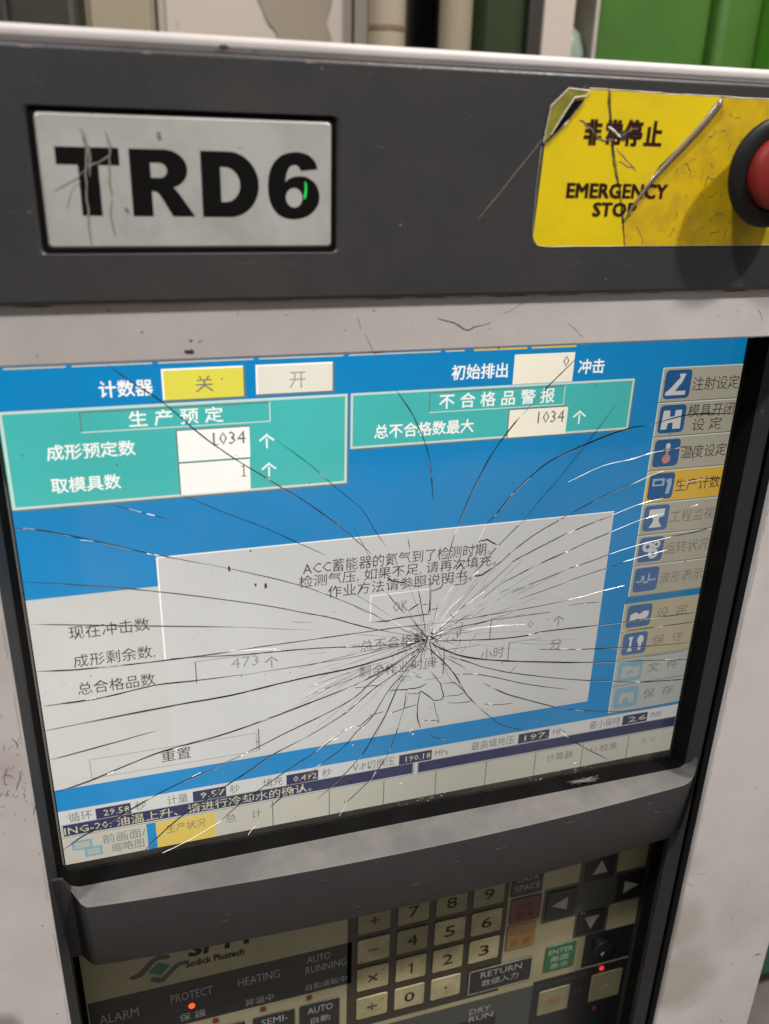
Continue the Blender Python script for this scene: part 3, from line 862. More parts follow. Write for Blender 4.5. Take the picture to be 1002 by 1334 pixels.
# yellow emergency-stop label, split by a crack and a fold, its upper left corner torn up
YL = -26.12
lab = flat('warning_label', [(36.2, 151.6), (68.9, 151.6), (67.0, 160.2), (64.3, 170), (58.8, 186.5), (55.4, 201.9), (45.4, 201.9), (39.2, 194.5), (33.6, 186.2), (32.3, 156)] + arc(36.2, 155.6, 4.1, 4.0, 180, 265, 6), YL, 'yellow', P)
flat('label_piece', [(55.6, 201.9), (100.0, 201.6), (96.4, 195.4), (79.0, 178.8), (67.4, 160.6), (64.6, 170), (59.1, 186.5)], YL - 0.05, 'yellow', lab)
flat('label_piece', [(100.6, 201.6), (141, 201.6), (141, 151.8), (69.2, 151.7), (67.6, 159.6), (79.3, 178.2), (96.8, 195.0)], YL - 0.02, 'yellow_dirty', lab)
flat('label_corner', [(32.6, 185.2), (34.3, 196.4), (40.2, 202.0), (47.6, 201.4), (46.6, 199.9), (42.6, 199.2), (39.4, 194.4), (34.6, 186.6)], YL - 0.5, 'yellow_old', lab)
flat('torn_hole', [(33.5, 184.8), (39.0, 193.6), (42.3, 198.2), (46.4, 198.6), (44.6, 196.2), (40.4, 191.8), (36.2, 187.0)], YL - 0.35, 'black', lab)
for pts, wd in (([(32.6, 185.2), (34.3, 196.4), (40.2, 202.0), (47.9, 201.5), (46.7, 199.9), (42.7, 199.3), (39.4, 194.4), (35.4, 187.6)], .42),):
    ribbon('torn_edge', pts, wd, YL - 0.52, 'white_edge', lab, h=0.15, k=1, smooth=False, jit=0.12, taper=False)
ribbon('torn_edge', [(46.4, 198.4), (43.6, 195.0), (39.8, 190.6), (33.4, 184.6)], .45, YL - 0.3, 'film', lab, h=0.3, k=5)
ribbon('torn_edge', [(48, 202.1), (60, 202.2), (75, 202.0), (78, 201.7), (90, 201.9), (105, 201.8), (125, 201.7), (140, 201.7)], .35, YL, 'white_edge', lab, h=0.1, jit=0.12, taper=False)
ribbon('torn_edge', [(32.4, 184), (31.9, 170), (32.1, 157), (33.2, 153.2), (36.5, 151.6), (50, 151.5), (100, 151.6), (140, 151.7)], .16, YL, 'white_edge', lab, h=0.08, jit=0.04, taper=False)
ribbon('label_crack', [(55.4, 204.5), (55.5, 200), (57.2, 193), (58.8, 186.2), (61.0, 178), (64.4, 170), (66.3, 162), (67.6, 158), (69.1, 151.8)], .55, YL - 0.08, 'scuff', lab, h=0.1, k=6, jit=0.14)
ribbon('label_crack', [(55.9, 202), (57.6, 193), (59.3, 186.2), (61.5, 178)], .3, YL - 0.1, 'film', lab, h=0.18, k=6, jit=0.1)
# the fold: film rolled into a thin tapering tube
fp = catmull([(100.2, 201.2), (97.2, 196.8), (92.0, 190.6), (84.4, 182.6), (77.0, 174.6), (71.4, 166.8), (67.4, 160.2)], 6)
v, f = [], []
nn = len(fp)
for i, (x, z) in enumerate(fp):
    t = i / (nn - 1)
    r = 1.25 * (1 - t) ** 0.7 + 0.28 if t > 0.08 else 0.5 + 10 * t
    a = fp[max(i - 1, 0)]; b = fp[min(i + 1, nn - 1)]
    L = math.hypot(b[0] - a[0], b[1] - a[1]); nx, nz = -(b[1] - a[1]) / L, (b[0] - a[0]) / L
    for j in range(8):
        q = 2 * math.pi * j / 8
        v.append((x + nx * r * math.cos(q), YL - 0.1 - r * 0.55 + r * 0.55 * math.sin(q), z + nz * r * math.cos(q)))
    if i:
        for j in range(8):
            f.append((8 * i - 8 + j, 8 * i - 8 + (j + 1) % 8, 8 * i + (j + 1) % 8, 8 * i + j))
f.append(tuple(range(8))); f.append(tuple(range(8 * nn - 8, 8 * nn)))
pyd('folded_film', v, f, 'film', lab, True)
text('lettering', '非', 47.8, 54.6, 184.7, 193.2, YL - 0.12, 'brown_ink', lab, bold=0.045)
text('lettering', '常', 56.0, 62.4, 184.7, 193.4, YL - 0.12, 'brown_ink', lab, bold=0.045)
text('lettering', '停', 63.2, 70.4, 184.7, 193.6, YL - 0.12, 'brown_ink', lab, bold=0.045)
text('lettering', '止', 71.2, 78.4, 185.0, 193.4, YL - 0.12, 'brown_ink', lab, bold=0.045)
text('lettering', 'EMERGENCY', 43.4, 83.6, 167.7, 172.9, YL - 0.12, 'brown_ink', lab, bold=0.05, track=1.03)
text('lettering', 'STOP', 54.4, 71.9, 161.6, 166.6, YL - 0.12, 'brown_ink', lab, bold=0.05, track=1.05)
ribbon('torn_edge', [(56.6, 190.6), (58.8, 189.6), (61.8, 187.6)], 1.1, YL - 0.15, 'white_edge', lab, h=0.3, k=4, jit=0.15)
blot(60.4, 188.6, 3.2, 2.2, YL - 0.13, 'scuff', lab, 'smudge', rough=.5)
for pts, wd in (([(45.5, 192.6), (49, 191), (52, 188.6)], .5), ([(62, 188), (66, 190.2), (68.5, 190.4)], .5), ([(61, 184), (65, 181), (70, 177)], .3), ([(62, 180), (66, 178.6), (69.4, 178)], .25), ([(52, 188), (56, 186.6), (60, 187)], .5)):
    ribbon('smudge', pts, wd, YL - 0.14, 'smear', lab, h=0.05, k=4, jit=.3)
for i in range(46):                                     # worn scribbles on the label's right end
    x = random.uniform(86, 112); z = random.uniform(153, 200)
    if x < 100 and z > 150 + (x - 66) * 1.55: continue
    a = random.uniform(0, 6.28); L = random.uniform(1, 5)
    pts = [(x, z)]
    for q in range(3):
        a += random.uniform(-1, 1)
        x += L / 3 * math.cos(a); z += L / 3 * math.sin(a)
        pts.append((min(x, 139), min(max(z, 152.4), 201)))
    ribbon('smudge', pts, random.uniform(.1, .26), YL - 0.08, random.choice(['smear', 'smear', 'brown_ink', 'yellow_old']), lab, h=0.04, k=3, jit=.15)
ribbon('crease', [(73, 158.6), (75.5, 155), (76.6, 151.9)], .25, YL - 0.05, 'smear', lab, h=0.06, jit=.1)

# emergency button
es = lathe('emergency_button', [(10.6, -26.15), (11.2, -28.0), (13.0, -30.0), (15.6, -32.8), (18.0, -35.2), (18.6, -36.6), (18.2, -37.8), (17.0, -38.6), (13.6, -38.9), (13.0, -38.6), (12.6, -37.9)], 119.2, 177.5, 'button_black', P)
lathe('button_cap', [(12.4, -37.9), (12.4, -39.0), (12.2, -40.4), (11.4, -41.8), (9.4, -42.7), (6, -43.2), (1, -43.3)], 119.6, 177.5, 'red', es)
ribbon('chip_glint_mark', [(114.2, 160.6), (115.2, 161.2), (116.1, 162.0)], .7, -37.9, 'white_edge', es, h=0.15, jit=.15)

# ---------------------------------------------------------------- screen
lcd = box('display', -152.6, 154.5, 0.1, 3, -114.5, 117, 'black', P)
quad('lower_rim', -152.4, 153.0, -113.2, -109.8, 0.0, 'lcd_edge', lcd)
y1, y2, y3, y4 = -0.10, -0.20, -0.30, -0.40
def q(n, x0, x1, z0, z1, y, m): return quad(n, x0, x1, z0, z1, y, m, lcd)
q('blue_background', -152.0, 152.3, -96, 114.5, 0.0, 'u_blue')
q('light_strip', -152.0, 152.3, -109.8, -80.6, y1, 'u_pop')
q('status_window', -152.0, 97.8, -69.2, 21.0, y1, 'u_grey')
for i, (a, b) in enumerate(((-148, -128), (-126, -99), (-97, -63), (-61, -29), (-27, 10), (12, 20))):
    q('tab_edge', a, b, 109.3, 109.9, y1, 'u_warm')
q('tab_edge', 24, 47, 109.2, 110.0, y1, 'u_amber2'); q('tab_edge', 49, 69, 109.2, 110.0, y1, 'u_amber2')
def frame(n, x0, x1, z0, z1, t, y, ma, mb):
    """a bevelled box outline: light upper left, dark lower right"""
    q(n, x0, x1, z1 - t, z1, y, ma); q(n, x0, x0 + t, z0, z1, y - 0.02, ma)
    q(n, x1 - t, x1, z0, z1, y - 0.04, mb); q(n, x0, x1, z0, z0 + t, y - 0.06, mb)
# upper row
def button(x0, x1, z0, z1, m, t=.7):
    q('screen_button', x0, x1, z0, z1, y2, m)
    frame('button_edge', x0, x1, z0, z1, t, y2 - .03, 'u_white', 'u_dline')
button(-96.2, -66.3, 95.2, 107.4, 'u_yel'); button(-62.4, -32.6, 95.6, 107.4, 'u_btn')
bpy.data.objects  # noqa
q('input_field', 41.8, 68.8, 94.9, 107.1, y2, 'u_cfield')
def T(s, x0, x1, z0, z1, m, y=y4, bold=0.0, track=1.0):
    return text('screen_text', s, x0, x1, z0, z1, y, m, lcd, bold=bold, track=track, res=1)
T('计数器', -117.9, -99.4, 97.9, 104.1, 'u_white', bold=.018)
T('关', -84.4, -78.0, 98.2, 104.4, 'u_soft'); T('开', -49.8, -43.6, 98.0, 104.2, 'u_faint')
T('初始排出', 15.0, 39.2, 97.9, 104.1, 'u_white', bold=.018)
T('0', 63.6, 66.4, 101.2, 105.9, 'u_soft', bold=0)
T('冲击', 70.9, 83.1, 97.7, 104.0, 'u_white', bold=.018)
# left teal box
q('teal_box', -152.0, -27.3, 58.0, 94.7, y1, 'u_teal')
frame('box_edge', -151.6, -27.3, 58.0, 94.7, 1.0, y1 - .03, 'u_line', 'u_line')
q('box_shadow', -151, -26.9, 57.3, 58.0, y1, 'u_dline'); q('box_shadow', -27.3, -26.7, 57.3, 94, y1 - .01, 'u_dline')
frame('title_frame', -125.4, -57.3, 85.4, 93.2, .45, y1 - .12, 'u_dline', 'u_line')
T('生 产 预 定', -108.7, -75.0, 86.5, 92.6, 'u_white', bold=.014)
T('成形预定数', -137.8, -107.3, 75.8, 81.8, 'u_white', bold=.018)
T('取模具数', -137.7, -113.5, 63.2, 69.2, 'u_white', bold=.018)
for (a, b, c, d) in ((-92.1, -65.4, 71.9, 84.0), (-92.1, -65.7, 58.6, 71.2), (41.6, 68.4, 72.2, 84.1)):
    q('input_field', a, b, c, d, y2, 'u_white' if a < 0 else 'u_cfield')
    q('field_edge', a - .5, b, d, d + .5, y2, 'u_dline'); q('field_edge', a - .5, a, c, d, y2, 'u_dline')
T('1034', -79.2, -67.0, 77.6, 82.6, 'u_soft', bold=0); q('screen_text', -68.4, -67.9, 64.3, 69.2, y4, 'u_soft'); q('screen_text', -69.1, -67.2, 64.2, 64.6, y4 - .01, 'u_soft'); q('screen_text', -69.0, -68.3, 68.2, 68.6, y4 - .01, 'u_soft')
T('个', -62.0, -56.0, 75.0, 80.8, 'u_white', bold=.014); T('个', -61.4, -55.4, 63.4, 69.2, 'u_white', bold=.014)
q('screen_text', -79.2, -77.2, 77.6, 78.0, y4 - .02, 'u_soft'); q('screen_text', -79.1, -78.3, 81.6, 82.0, y4 - .02, 'u_soft')
# right teal box
q('teal_box', -26.0, 98.6, 72.2, 94.7, y1, 'u_teal')
frame('box_edge', -26.0, 98.6, 72.2, 94.7, .9, y1 - .03, 'u_line', 'u_line')
q('box_shadow', -25.6, 99.0, 71.6, 72.2, y1, 'u_dline'); q('box_shadow', 98.6, 99.2, 71.6, 94, y1 - .01, 'u_dline')
frame('title_frame', 6.2, 66.1, 85.0, 93.3, .4, y1 - .12, 'u_dline', 'u_line')
T('不 合 格 品 警 报', 10.4, 61.5, 86.3, 92.6, 'u_white', bold=.014)
T('总不合格数最大', -16.3, 26.0, 75.6, 81.6, 'u_white', bold=.018)
T('1034', 54.6, 66.9, 77.6, 82.8, 'u_soft', bold=0)
T('个', 71.0, 77.2, 76.2, 82.2, 'u_white', bold=.014)
# pop-up window and status figures
q('message_window', -103.0, 97.7, -66.9, 33.6, y2, 'u_pop')
q('window_edge', -103.0, 97.7, 33.2, 33.7, y3, 'u_white'); q('window_edge', -103.3, -102.7, -13, 33.6, y3, 'u_white')
T('ACC蓄能器的氮气到了检测时期。', -45.6, 38.4, 18.8, 24.8, 'u_text', bold=0)
T('检测气压, 如果不足, 请再次填充。', -47.2, 41.4, 12.8, 18.6, 'u_text', bold=0)
T('作业方法请参照说明书。', -34.9, 30.4, 6.7, 12.5, 'u_text', bold=0)
frame('ok_button', -16.3, 11.6, -7.8, 5.4, .4, y3 - .02, 'u_white', 'u_faint')
T('OK', -6.0, 0.6, -4.2, 1.2, 'u_soft', bold=0)
T('现在冲击数', -138.3, -107.9, 1.9, 7.9, 'u_text', bold=0)
T('成形剩余数', -137.9, -107.9, -11.0, -5.0, 'u_text', bold=0)
T('总合格品数', -137.7, -107.7, -24.0, -18.0, 'u_text', bold=0)
q('field_edge', -91.4, -90.9, -26, -15.8, y4, 'u_soft'); q('field_edge', -91.4, -58, -15.8, -15.4, y4, 'u_faint')
T('473', -76.6, -64.8, -21.4, -16.2, 'u_faint', bold=0); T('个', -62.3, -56.6, -23.6, -18.0, 'u_soft')
T('总不合格数', -20.3, 10.0, -22.2, -16.2, 'u_soft'); T('剩余作业时间', -20.8, 15.2, -35.8, -29.8, 'u_soft')
q('field_edge', 41.1, 41.6, -25.2, -14.8, y4, 'u_soft'); q('field_edge', 41.1, 71, -14.9, -14.4, y4, 'u_soft')
T('0', 60, 63, -22.0, -17.4, 'u_faint'); T('个', 73.0, 78.8, -22.8, -17.2, 'u_soft')
q('field_edge', 19.0, 19.6, -40, -27.2, y4, 'u_soft'); q('field_edge', 19.0, 36, -27.4, -27.0, y4, 'u_faint')
T('小时', 37.6, 49.2, -35.6, -29.6, 'u_soft'); T('分', 73.2, 79.0, -35.4, -29.8, 'u_soft')
q('field_edge', 51.3, 51.8, -38.6, -28.2, y4, 'u_soft'); q('field_edge', 51.3, 68, -28.4, -28.0, y4, 'u_faint')
frame('reset_button', -137.0, -67.0, -66.0, -56.0, .35, y3, 'u_faint', 'u_faint'); q('button_edge', -66.4, -65.8, -65.6, -54, y4, 'u_soft')
T('重置', -108.0, -95.6, -63.4, -57.4, 'u_text')
# lower readouts
def readout(s, a, b, x0, x1, val, unit, ua, ub, z0=-87.9, z1=-82.2):
    T(s, a, b, -87.0, -82.0, 'u_soft')
    q('value_field', x0, x1, z0, z1, y2, 'u_navy')
    T(val, x0 + 3.2, x1 - .6, z0 + 1.3, z1 - 1.1, 'u_cream', bold=.006)
    T(unit, ua, ub, -86.9 if len(unit) == 1 else -86.2, -82.2 if len(unit) == 1 else -83.0, 'u_soft')
readout('循环', -148.2, -138.6, -137.1, -122.6, '29.58', '秒', -120.8, -116.2)
readout('计量', -107.2, -98.2, -96.1, -81.5, '9.57', '秒', -79.9, -75.4)
readout('填充', -65.0, -55.8, -54.2, -39.4, '0.492', '秒', -37.6, -33.0)
readout('V-P切换压', -23.0, -2.6, -0.2, 16.2, '190.18', 'MPa', 17.8, 24.4)
readout('最高填充压', 36.6, 59.2, 61.6, 78.4, '197.', 'MPa', 80.4, 87.2)
readout('最小保持', 100.9, 118.4, 120.0, 134.5, '26', 'mm', 136.4, 142.4)
q('message_bar', -151.0, 6.9, -94.2, -88.2, y2, 'u_navy'); q('message_bar', 9.6, 152.3, -94.4, -88.5, y2, 'u_navy')
frame('bar_edge', -151.6, 7.6, -94.9, -87.8, .35, y3, 'u_faint', 'u_dline'); frame('bar_edge', 9.0, 152.3, -95.0, -88.0, .35, y3, 'u_faint', 'u_dline')
T('ING-20: 油温上升、请进行冷却水的确认。', -150.6, -42.5, -93.6, -88.7, 'u_cream', bold=.004)
# lower tabs
q('tab_row', -152, 152.3, -109.8, -95.1, y2 - .02, 'u_tab')
q('blue_gap', -116.9, -113.0, -109.8, -95.3, y3, 'u_blue'); q('yellow_tab', -113.0, -87.2, -109.8, -95.6, y3, 'u_amber2')
for x in (-60.9, -34.1, -7.4, 19.0, 45.4, 72.2, 98.8, 125.5):
    q('tab_line', x - .25, x + .25, -109.8, -95.4, y3, 'u_dline')
T('前画面/', -135.6, -117.6, -102.0, -96.8, 'u_soft'); T('缩略图', -132.4, -118.6, -107.6, -102.6, 'u_soft')
q('tab_icon', -148.4, -140.0, -102.8, -97.6, y3, 'u_icon3'); q('tab_icon', -143.6, -136.2, -107.4, -102.2, y3 - .02, 'u_icon3')
q('tab_icon', -147.4, -141.0, -101.8, -98.6, y4, 'u_side3'); q('tab_icon', -142.6, -137.2, -106.4, -103.2, y4, 'u_side3')
T('生产状况', -108.6, -91.4, -102.8, -97.8, 'u_soft'); T('总', -82.6, -77.6, -103.2, -98.4, 'u_soft'); T('计', -70.6, -66.0, -103.2, -98.4, 'u_soft')
T('计算器', 78.6, 93.4, -102.6, -97.8, 'u_soft'); T('U 校准', 103.8, 119.0, -102.4, -97.8, 'u_soft'); T('∧ ∨', 133.0, 142.0, -102.0, -99.0, 'u_soft')
# menu down the right side
zs = [98.7, 83.1, 67.3, 51.4, 35.7, 19.6, 3.8, -12.6]
names = ['注射设定', None, '温度设定', '生产计数', '工程监视', '运转状况', '波形表示']
def icon_tile(z1, m, x0=113.6, x1=126.8, h=12.8):
    return flat('menu_icon', round_rect(x0, x1, z1 - h - 1.2, z1 - 1.2, 1.8, 3), y3, m, lcd)
def sym(pts, m='u_iconw', y=-0.36): return flat('icon_symbol', pts, y, m, lcd)
for i in range(7):
    z1, z0 = zs[i], zs[i + 1]
    q('menu_button', 111.9, 152.3, z0 + .5, z1, y2, 'u_amber' if i == 3 else 'u_side')
    q('button_edge', 111.9, 152.3, z0, z0 + .5, y2, 'u_dline')
    q('button_edge', 111.9, 112.5, z0 + .5, z1, y2 - .02, 'u_line'); q('button_edge', 111.9, 152.3, z1 - .45, z1, y2 - .04, 'u_line')
    icon_tile(z1, 'u_icon' if i < 4 else 'u_icon2')
    if names[i]:
        T(names[i], 127.8, 151.8, z1 - 11.0, z1 - 4.8, 'u_text' if i < 4 else 'u_soft', y=-.36)
T('模具开闭', 127.9, 151.8, 75.6, 81.6, 'u_text', y=-.36); T('设 定', 131.2, 146.6, 69.2, 75.0, 'u_text', y=-.36)
z = 98.7
sym([(114.6, z - 12.4), (124.6, z - 12.4), (124.6, z - 10.6), (119.2, z - 10.6), (122.4, z - 6.6), (123.8, z - 3.0), (120.4, z - 3.0), (121.2, z - 4.6), (119.8, z - 6.0), (116.6, z - 9.6), (114.6, z - 11.0)])
z = 83.1
sym([(115.0, z - 12.2), (118.0, z - 12.2), (118.4, z - 9.4), (120.8, z - 9.2), (121.0, z - 12.2), (125.0, z - 12.2), (124.6, z - 3.6), (121.4, z - 3.6), (121.2, z - 6.4), (119.0, z - 6.6), (118.6, z - 3.6), (115.4, z - 3.6)])
z = 67.3
sym(round_rect(119.4, 121.6, z - 7.0, z - 3.0, 1)); sym(arc(120.4, z - 10.4, 2.2, 2.2, 0, 340, 12), 'u_pink', -.37); sym(round_rect(119.8, 121.0, z - 9.2, z - 6.2, .4), 'u_pink', -.38)
z = 51.4
sym([(115.4, z - 7.4), (115.4, z - 3.8), (121.6, z - 3.8), (121.6, z - 7.4)], 'u_iconp'); sym([(122.2, z - 4.6), (125.0, z - 4.0), (125.6, z - 6.6), (124.8, z - 11.6), (122.8, z - 11.6), (123.4, z - 6.8)], 'u_iconp', -.37)
sym([(116.4, z - 6.6), (116.4, z - 4.8), (120.4, z - 4.8), (120.4, z - 6.6)], 'u_icon', -.38)
z = 35.7
sym([(116.2, z - 3.2), (124.4, z - 3.2), (124.4, z - 6.8), (121.8, z - 7.6), (121.8, z - 9.4), (123.8, z - 12.4), (117.0, z - 12.4), (118.8, z - 9.4), (118.8, z - 7.6), (116.2, z - 6.8)])
z = 19.6
for cx, cz, r in ((118.2, z - 6.0, 2.8), (122.8, z - 5.2, 2.1), (121.6, z - 9.8, 2.7)):
    sym(arc(cx, cz, r, r, 0, 335, 11)); sym(arc(cx, cz, r * .4, r * .4, 0, 335, 8), 'u_icon2', -.37)
z = 3.8
sym([(114.8, z - 8), (117.2, z - 8), (117.6, z - 5.4), (119.0, z - 5.4), (119.4, z - 8.6), (121.0, z - 8.6), (121.2, z - 4.4), (121.9, z - 4.4), (122.1, z - 7.6), (125.6, z - 7.6), (125.6, z - 8.4), (121.6, z - 8.4), (121.4, z - 9.6), (118.8, z - 9.6), (118.4, z - 6.4), (117.8, z - 8.8), (114.8, z - 8.8)], 'u_iconp')
q('menu_gap', 111.0, 152.3, -15.9, -12.8, y2, 'u_blue2')
lab2 = ['设  定', '保  守', '文  件', '保  存']
zs2 = [-16.0, -31.6, -47.4, -63.2, -79.2]
for i in range(4):
    z1, z0 = zs2[i], zs2[i + 1]
    q('menu_button', 110.6, 152.3, z0 + .4, z1, y2, 'u_side2' if i < 2 else 'u_side3')
    q('button_edge', 110.6, 152.3, z0, z0 + .4, y2, 'u_dline'); q('button_edge', 110.6, 111.1, z0 + .4, z1, y2 - .02, 'u_line')
    icon_tile(z1, 'u_icon2' if i < 2 else 'u_icon3', 112.8, 126.4, 12.4)
    T(lab2[i], 129.6, 147.0, z1 - 10.2, z1 - 4.4, 'u_soft', y=-.36)
z = -16.0
sym([(114.6, z - 9.6), (114.8, z - 6.4), (117.6, z - 5.2), (119.6, z - 6.6), (122.0, z - 5.0), (124.8, z - 5.2), (124.8, z - 8.0), (121.6, z - 10.6), (119.2, z - 8.8), (117.4, z - 10.2)])
z = -31.6
sym([(115.6, z - 3.4), (116.6, z - 5.2), (116.6, z - 9.6), (115.6, z - 11.6), (118.6, z - 11.6), (117.8, z - 9.4), (117.8, z - 5.2), (118.6, z - 3.4)])
sym(arc(122.6, z - 5.6, 1.8, 2.6, 0, 335, 10)); sym(round_rect(121.8, 123.4, z - 11.6, z - 7.6, .6))
z = -47.4
sym([(114.6, z - 4.2), (119, z - 4.2), (120, z - 5.2), (124.8, z - 5.2), (124.8, z - 11.4), (114.6, z - 11.4)], 'u_side3'); sym([(117, z - 9.6), (119.6, z - 6.6), (123, z - 9.6), (120.2, z - 8.4)], 'u_icon3', -.38)
z = -63.2
sym([(115, z - 10.6), (116.4, z - 4.6), (123.6, z - 4.6), (124.6, z - 10.6), (121.6, z - 10.6), (121, z - 7.6), (118.4, z - 7.6), (117.8, z - 10.6)], 'u_side3')

# touch glass with its star of cracks
tg = box('touch_glass', -152.8, 154.7, -1.5, -1.1, -113.1, 116.5, 'glass', P)
for k, wd, pts in CRACKS:
    near = max(math.hypot(a - 10, b + 20) for a, b in pts) < 62 and math.hypot(pts[0][0] - pts[-1][0], pts[0][1] - pts[-1][1]) < 36
    ribbon('crack', pts, wd * (1.25 if k == 'd' else .72), -1.51, 'crack' if k == 'd' else 'crack_w', tg, h=0.10 if k == 'd' else .15, k=3 if near else 4, jit=0.16 if near else 0.06, smooth=not near)
for k, wd, pts in CRACKS:                               # pale flank of the deeper cracks: light on the split's far wall, painted as a pale line
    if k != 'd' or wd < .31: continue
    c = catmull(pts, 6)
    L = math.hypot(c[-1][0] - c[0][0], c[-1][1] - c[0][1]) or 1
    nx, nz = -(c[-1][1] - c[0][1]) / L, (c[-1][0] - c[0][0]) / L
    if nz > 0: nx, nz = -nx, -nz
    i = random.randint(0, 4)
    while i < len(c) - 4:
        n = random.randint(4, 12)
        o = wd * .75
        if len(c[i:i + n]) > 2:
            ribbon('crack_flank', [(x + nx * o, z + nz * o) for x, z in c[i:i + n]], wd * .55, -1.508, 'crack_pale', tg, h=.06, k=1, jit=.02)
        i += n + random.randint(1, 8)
for i in range(150):                                     # glints along the cracks, painted as near-white slivers
    k, wd, pts = random.choice(CRACKS)
    c = catmull(pts, 8)
    if len(c) < 12: continue
    a = random.randrange(0, len(c) - 5); n = random.choice((2, 3, 3, 4))
    o = random.uniform(-.2, .25)
    ribbon('glint', [(x, z + o) for x, z in c[a:a + n]], random.uniform(.12, .24), -1.53, 'crack_w', tg, h=.13, k=2, jit=.05)
cc = (10.4, -18.6)
for i in range(70):                                     # splinters round the blow
    a = random.uniform(0, 6.28); r0 = random.uniform(0, 5); L = random.uniform(2, 11 if i % 3 else 22)
    p0 = (cc[0] + r0 * math.cos(a), cc[1] + r0 * .8 * math.sin(a)); a += random.uniform(-.12, .12)
    p1 = (p0[0] + L / 2 * math.cos(a), p0[1] + L / 2 * math.sin(a)); a += random.uniform(-.12, .12)
    p2 = (p1[0] + L / 2 * math.cos(a), p1[1] + L / 2 * math.sin(a))
    ribbon('crack', [p0, p1, p2], random.uniform(.12, .3), -1.515, 'crack' if random.random() < .8 else 'crack_w', tg, h=.1, k=3, jit=.08)
for i in range(90):                                     # hair-fine rays, thickest towards lower left and right
    base = random.choice((random.gauss(3.6, .32), random.gauss(.12, .22), random.gauss(.75, .22), random.gauss(3.3, .15), random.uniform(0, 6.28)))
    r0 = random.uniform(3, 42); L = random.uniform(6, 30)
    p0 = (cc[0] + r0 * math.cos(base) * 1.15, cc[1] + r0 * math.sin(base)); a = base + random.uniform(-.05, .05)
    p1 = (p0[0] + L * .5 * math.cos(a), p0[1] + L * .5 * math.sin(a)); a += random.uniform(-.08, .08)
    p2 = (p1[0] + L * .5 * math.cos(a), p1[1] + L * .5 * math.sin(a))
    ribbon('crack', [p0, p1, p2], random.uniform(.10, .2), -1.512, 'crack' if random.random() < .72 else 'glass_grey', tg, h=.08, k=3, jit=.05)
for i in range(58):                                     # short cross cracks joining the rays
    a = random.uniform(3.3, 6.9) if i < 40 else random.gauss(4.6, .5); r = random.uniform(4, 24); da = random.uniform(.12, .35)
    pts = []
    for j in range(4):
        t = a + da * j / 3; rr = r + random.uniform(-.9, .9)
        pts.append((cc[0] + rr * math.cos(t), cc[1] + rr * math.sin(t)))
    ribbon('crack', pts, random.uniform(.15, .36), -1.514, 'crack' if random.random() < .8 else 'crack_w', tg, h=.1, k=3, jit=.14, smooth=False)
for i in range(60):                                     # crushed crumbs
    a = random.uniform(0, 6.28); r = abs(random.gauss(0, 6)) + 1
    blot(cc[0] + r * math.cos(a), cc[1] + r * .8 * math.sin(a), random.uniform(.12, .45), random.uniform(.1, .4), -1.60 - .003 * i, random.choice(['crack', 'crack', 'glass_grey', 'crack_w']), tg, 'glass_chip', n=5, rough=.6)
for i in range(22):
    a = random.uniform(0, 6.28); r = random.uniform(0, 3.4)
    blot(cc[0] + r * math.cos(a), cc[1] + r * .8 * math.sin(a), random.uniform(.3, .9), random.uniform(.3, .8), -1.62 - .005 * i, random.choice(['crack', 'crack', 'scratch', 'crack_w']), tg, 'glass_chip', n=6, rough=.5)
for x, z, r in ((-18.6, -61.5, .7), (5.6, -70.0, .6), (1.0, -97.6, .8), (94.6, -105.4, .9), (61.5, 2, .3), (-23.4, -70.5, .4), (80.4, -41.6, .35)):
    blot(x, z, r, r * .9, -1.66, 'crack_w', tg, 'glass_chip', n=7)
for i in range(80):                                     # specks of dirt on the glass
    x = random.uniform(-150, 150); z = random.uniform(-108, 112)
    blot(x, z, random.uniform(.12, .38), random.uniform(.12, .5), -1.58, 'scuff' if random.random() < .7 else 'smear', tg, 'dirt_spot', n=6, rough=.5)
blot(-75.6, 26.2, .5, 1.3, -1.59, 'scuff', tg); blot(-65.4, 17.6, .4, .9, -1.59, 'scuff', tg); blot(-61.2, 16.6, .6, 1.6, -1.59, 'scuff', tg); blot(-24.6, -91.2, 1.0, .8, -1.59, 'scuff', tg)
for i in range(40):
    x = random.gauss(88 if i % 2 else 12, 10); z = -110.6 + random.uniform(-1.2, 2.2)
    blot(x, z, random.uniform(.15, .4), random.uniform(.12, .3), -1.57, 'smear' if random.random() < .5 else 'crack_w', tg, 'glass_crumb', n=6, rough=.5)

# ---------------------------------------------------------------- bezel round screen and keypad
def strip(name, prof, z0, z1, m, parent, sm=False):
    v, f = [], []
    for x, y in prof:
        v += [(x, y, z0), (x, y, z1)]
    for i in range(len(prof) - 1):
        f.append((2 * i, 2 * i + 1, 2 * i + 3, 2 * i + 2))
    return pyd(name, v, f, m, parent, sm)
bz = strip('screen_bezel', [(157.2, -7.9), (157.9, -8.6), (160.4, -13.4), (161.0, -13.8)], -425, 117, 'bezel', P)
strip('bezel_side', [(-155.0, -7.9), (-155.6, -8.6), (-160.0, -15.6), (-161.2, -15.2)], -425, 117, 'bezel', bz)
strip('bezel_back', [(161.0, -13.8), (161.9, -13.4), (162.4, 10)], -425, 117, 'black', bz)  # black colour stands in for the shade of the gap behind
strip('gasket', [(153.2, 0.05), (152.6, -2.2), (153.4, -2.4), (157.3, -8.0)], -114.5, 117, 'black', bz)
strip('gasket', [(-152.6, 0.05), (-152.5, -2.1), (-153.1, -2.3), (-155.1, -8.0)], -114.5, 117, 'black', bz)
strip('glass_edge', [(-152.3, -1.9), (-152.9, -2.35)], -110, 117, 'scratch', bz)
strip('lower_wall', [(169.0, 19), (158.6, -8.2)], -425, -150, 'bezel', bz)
strip('lower_wall', [(-157.6, 19), (-155.8, -8.2)], -425, -150, 'bezel', bz)
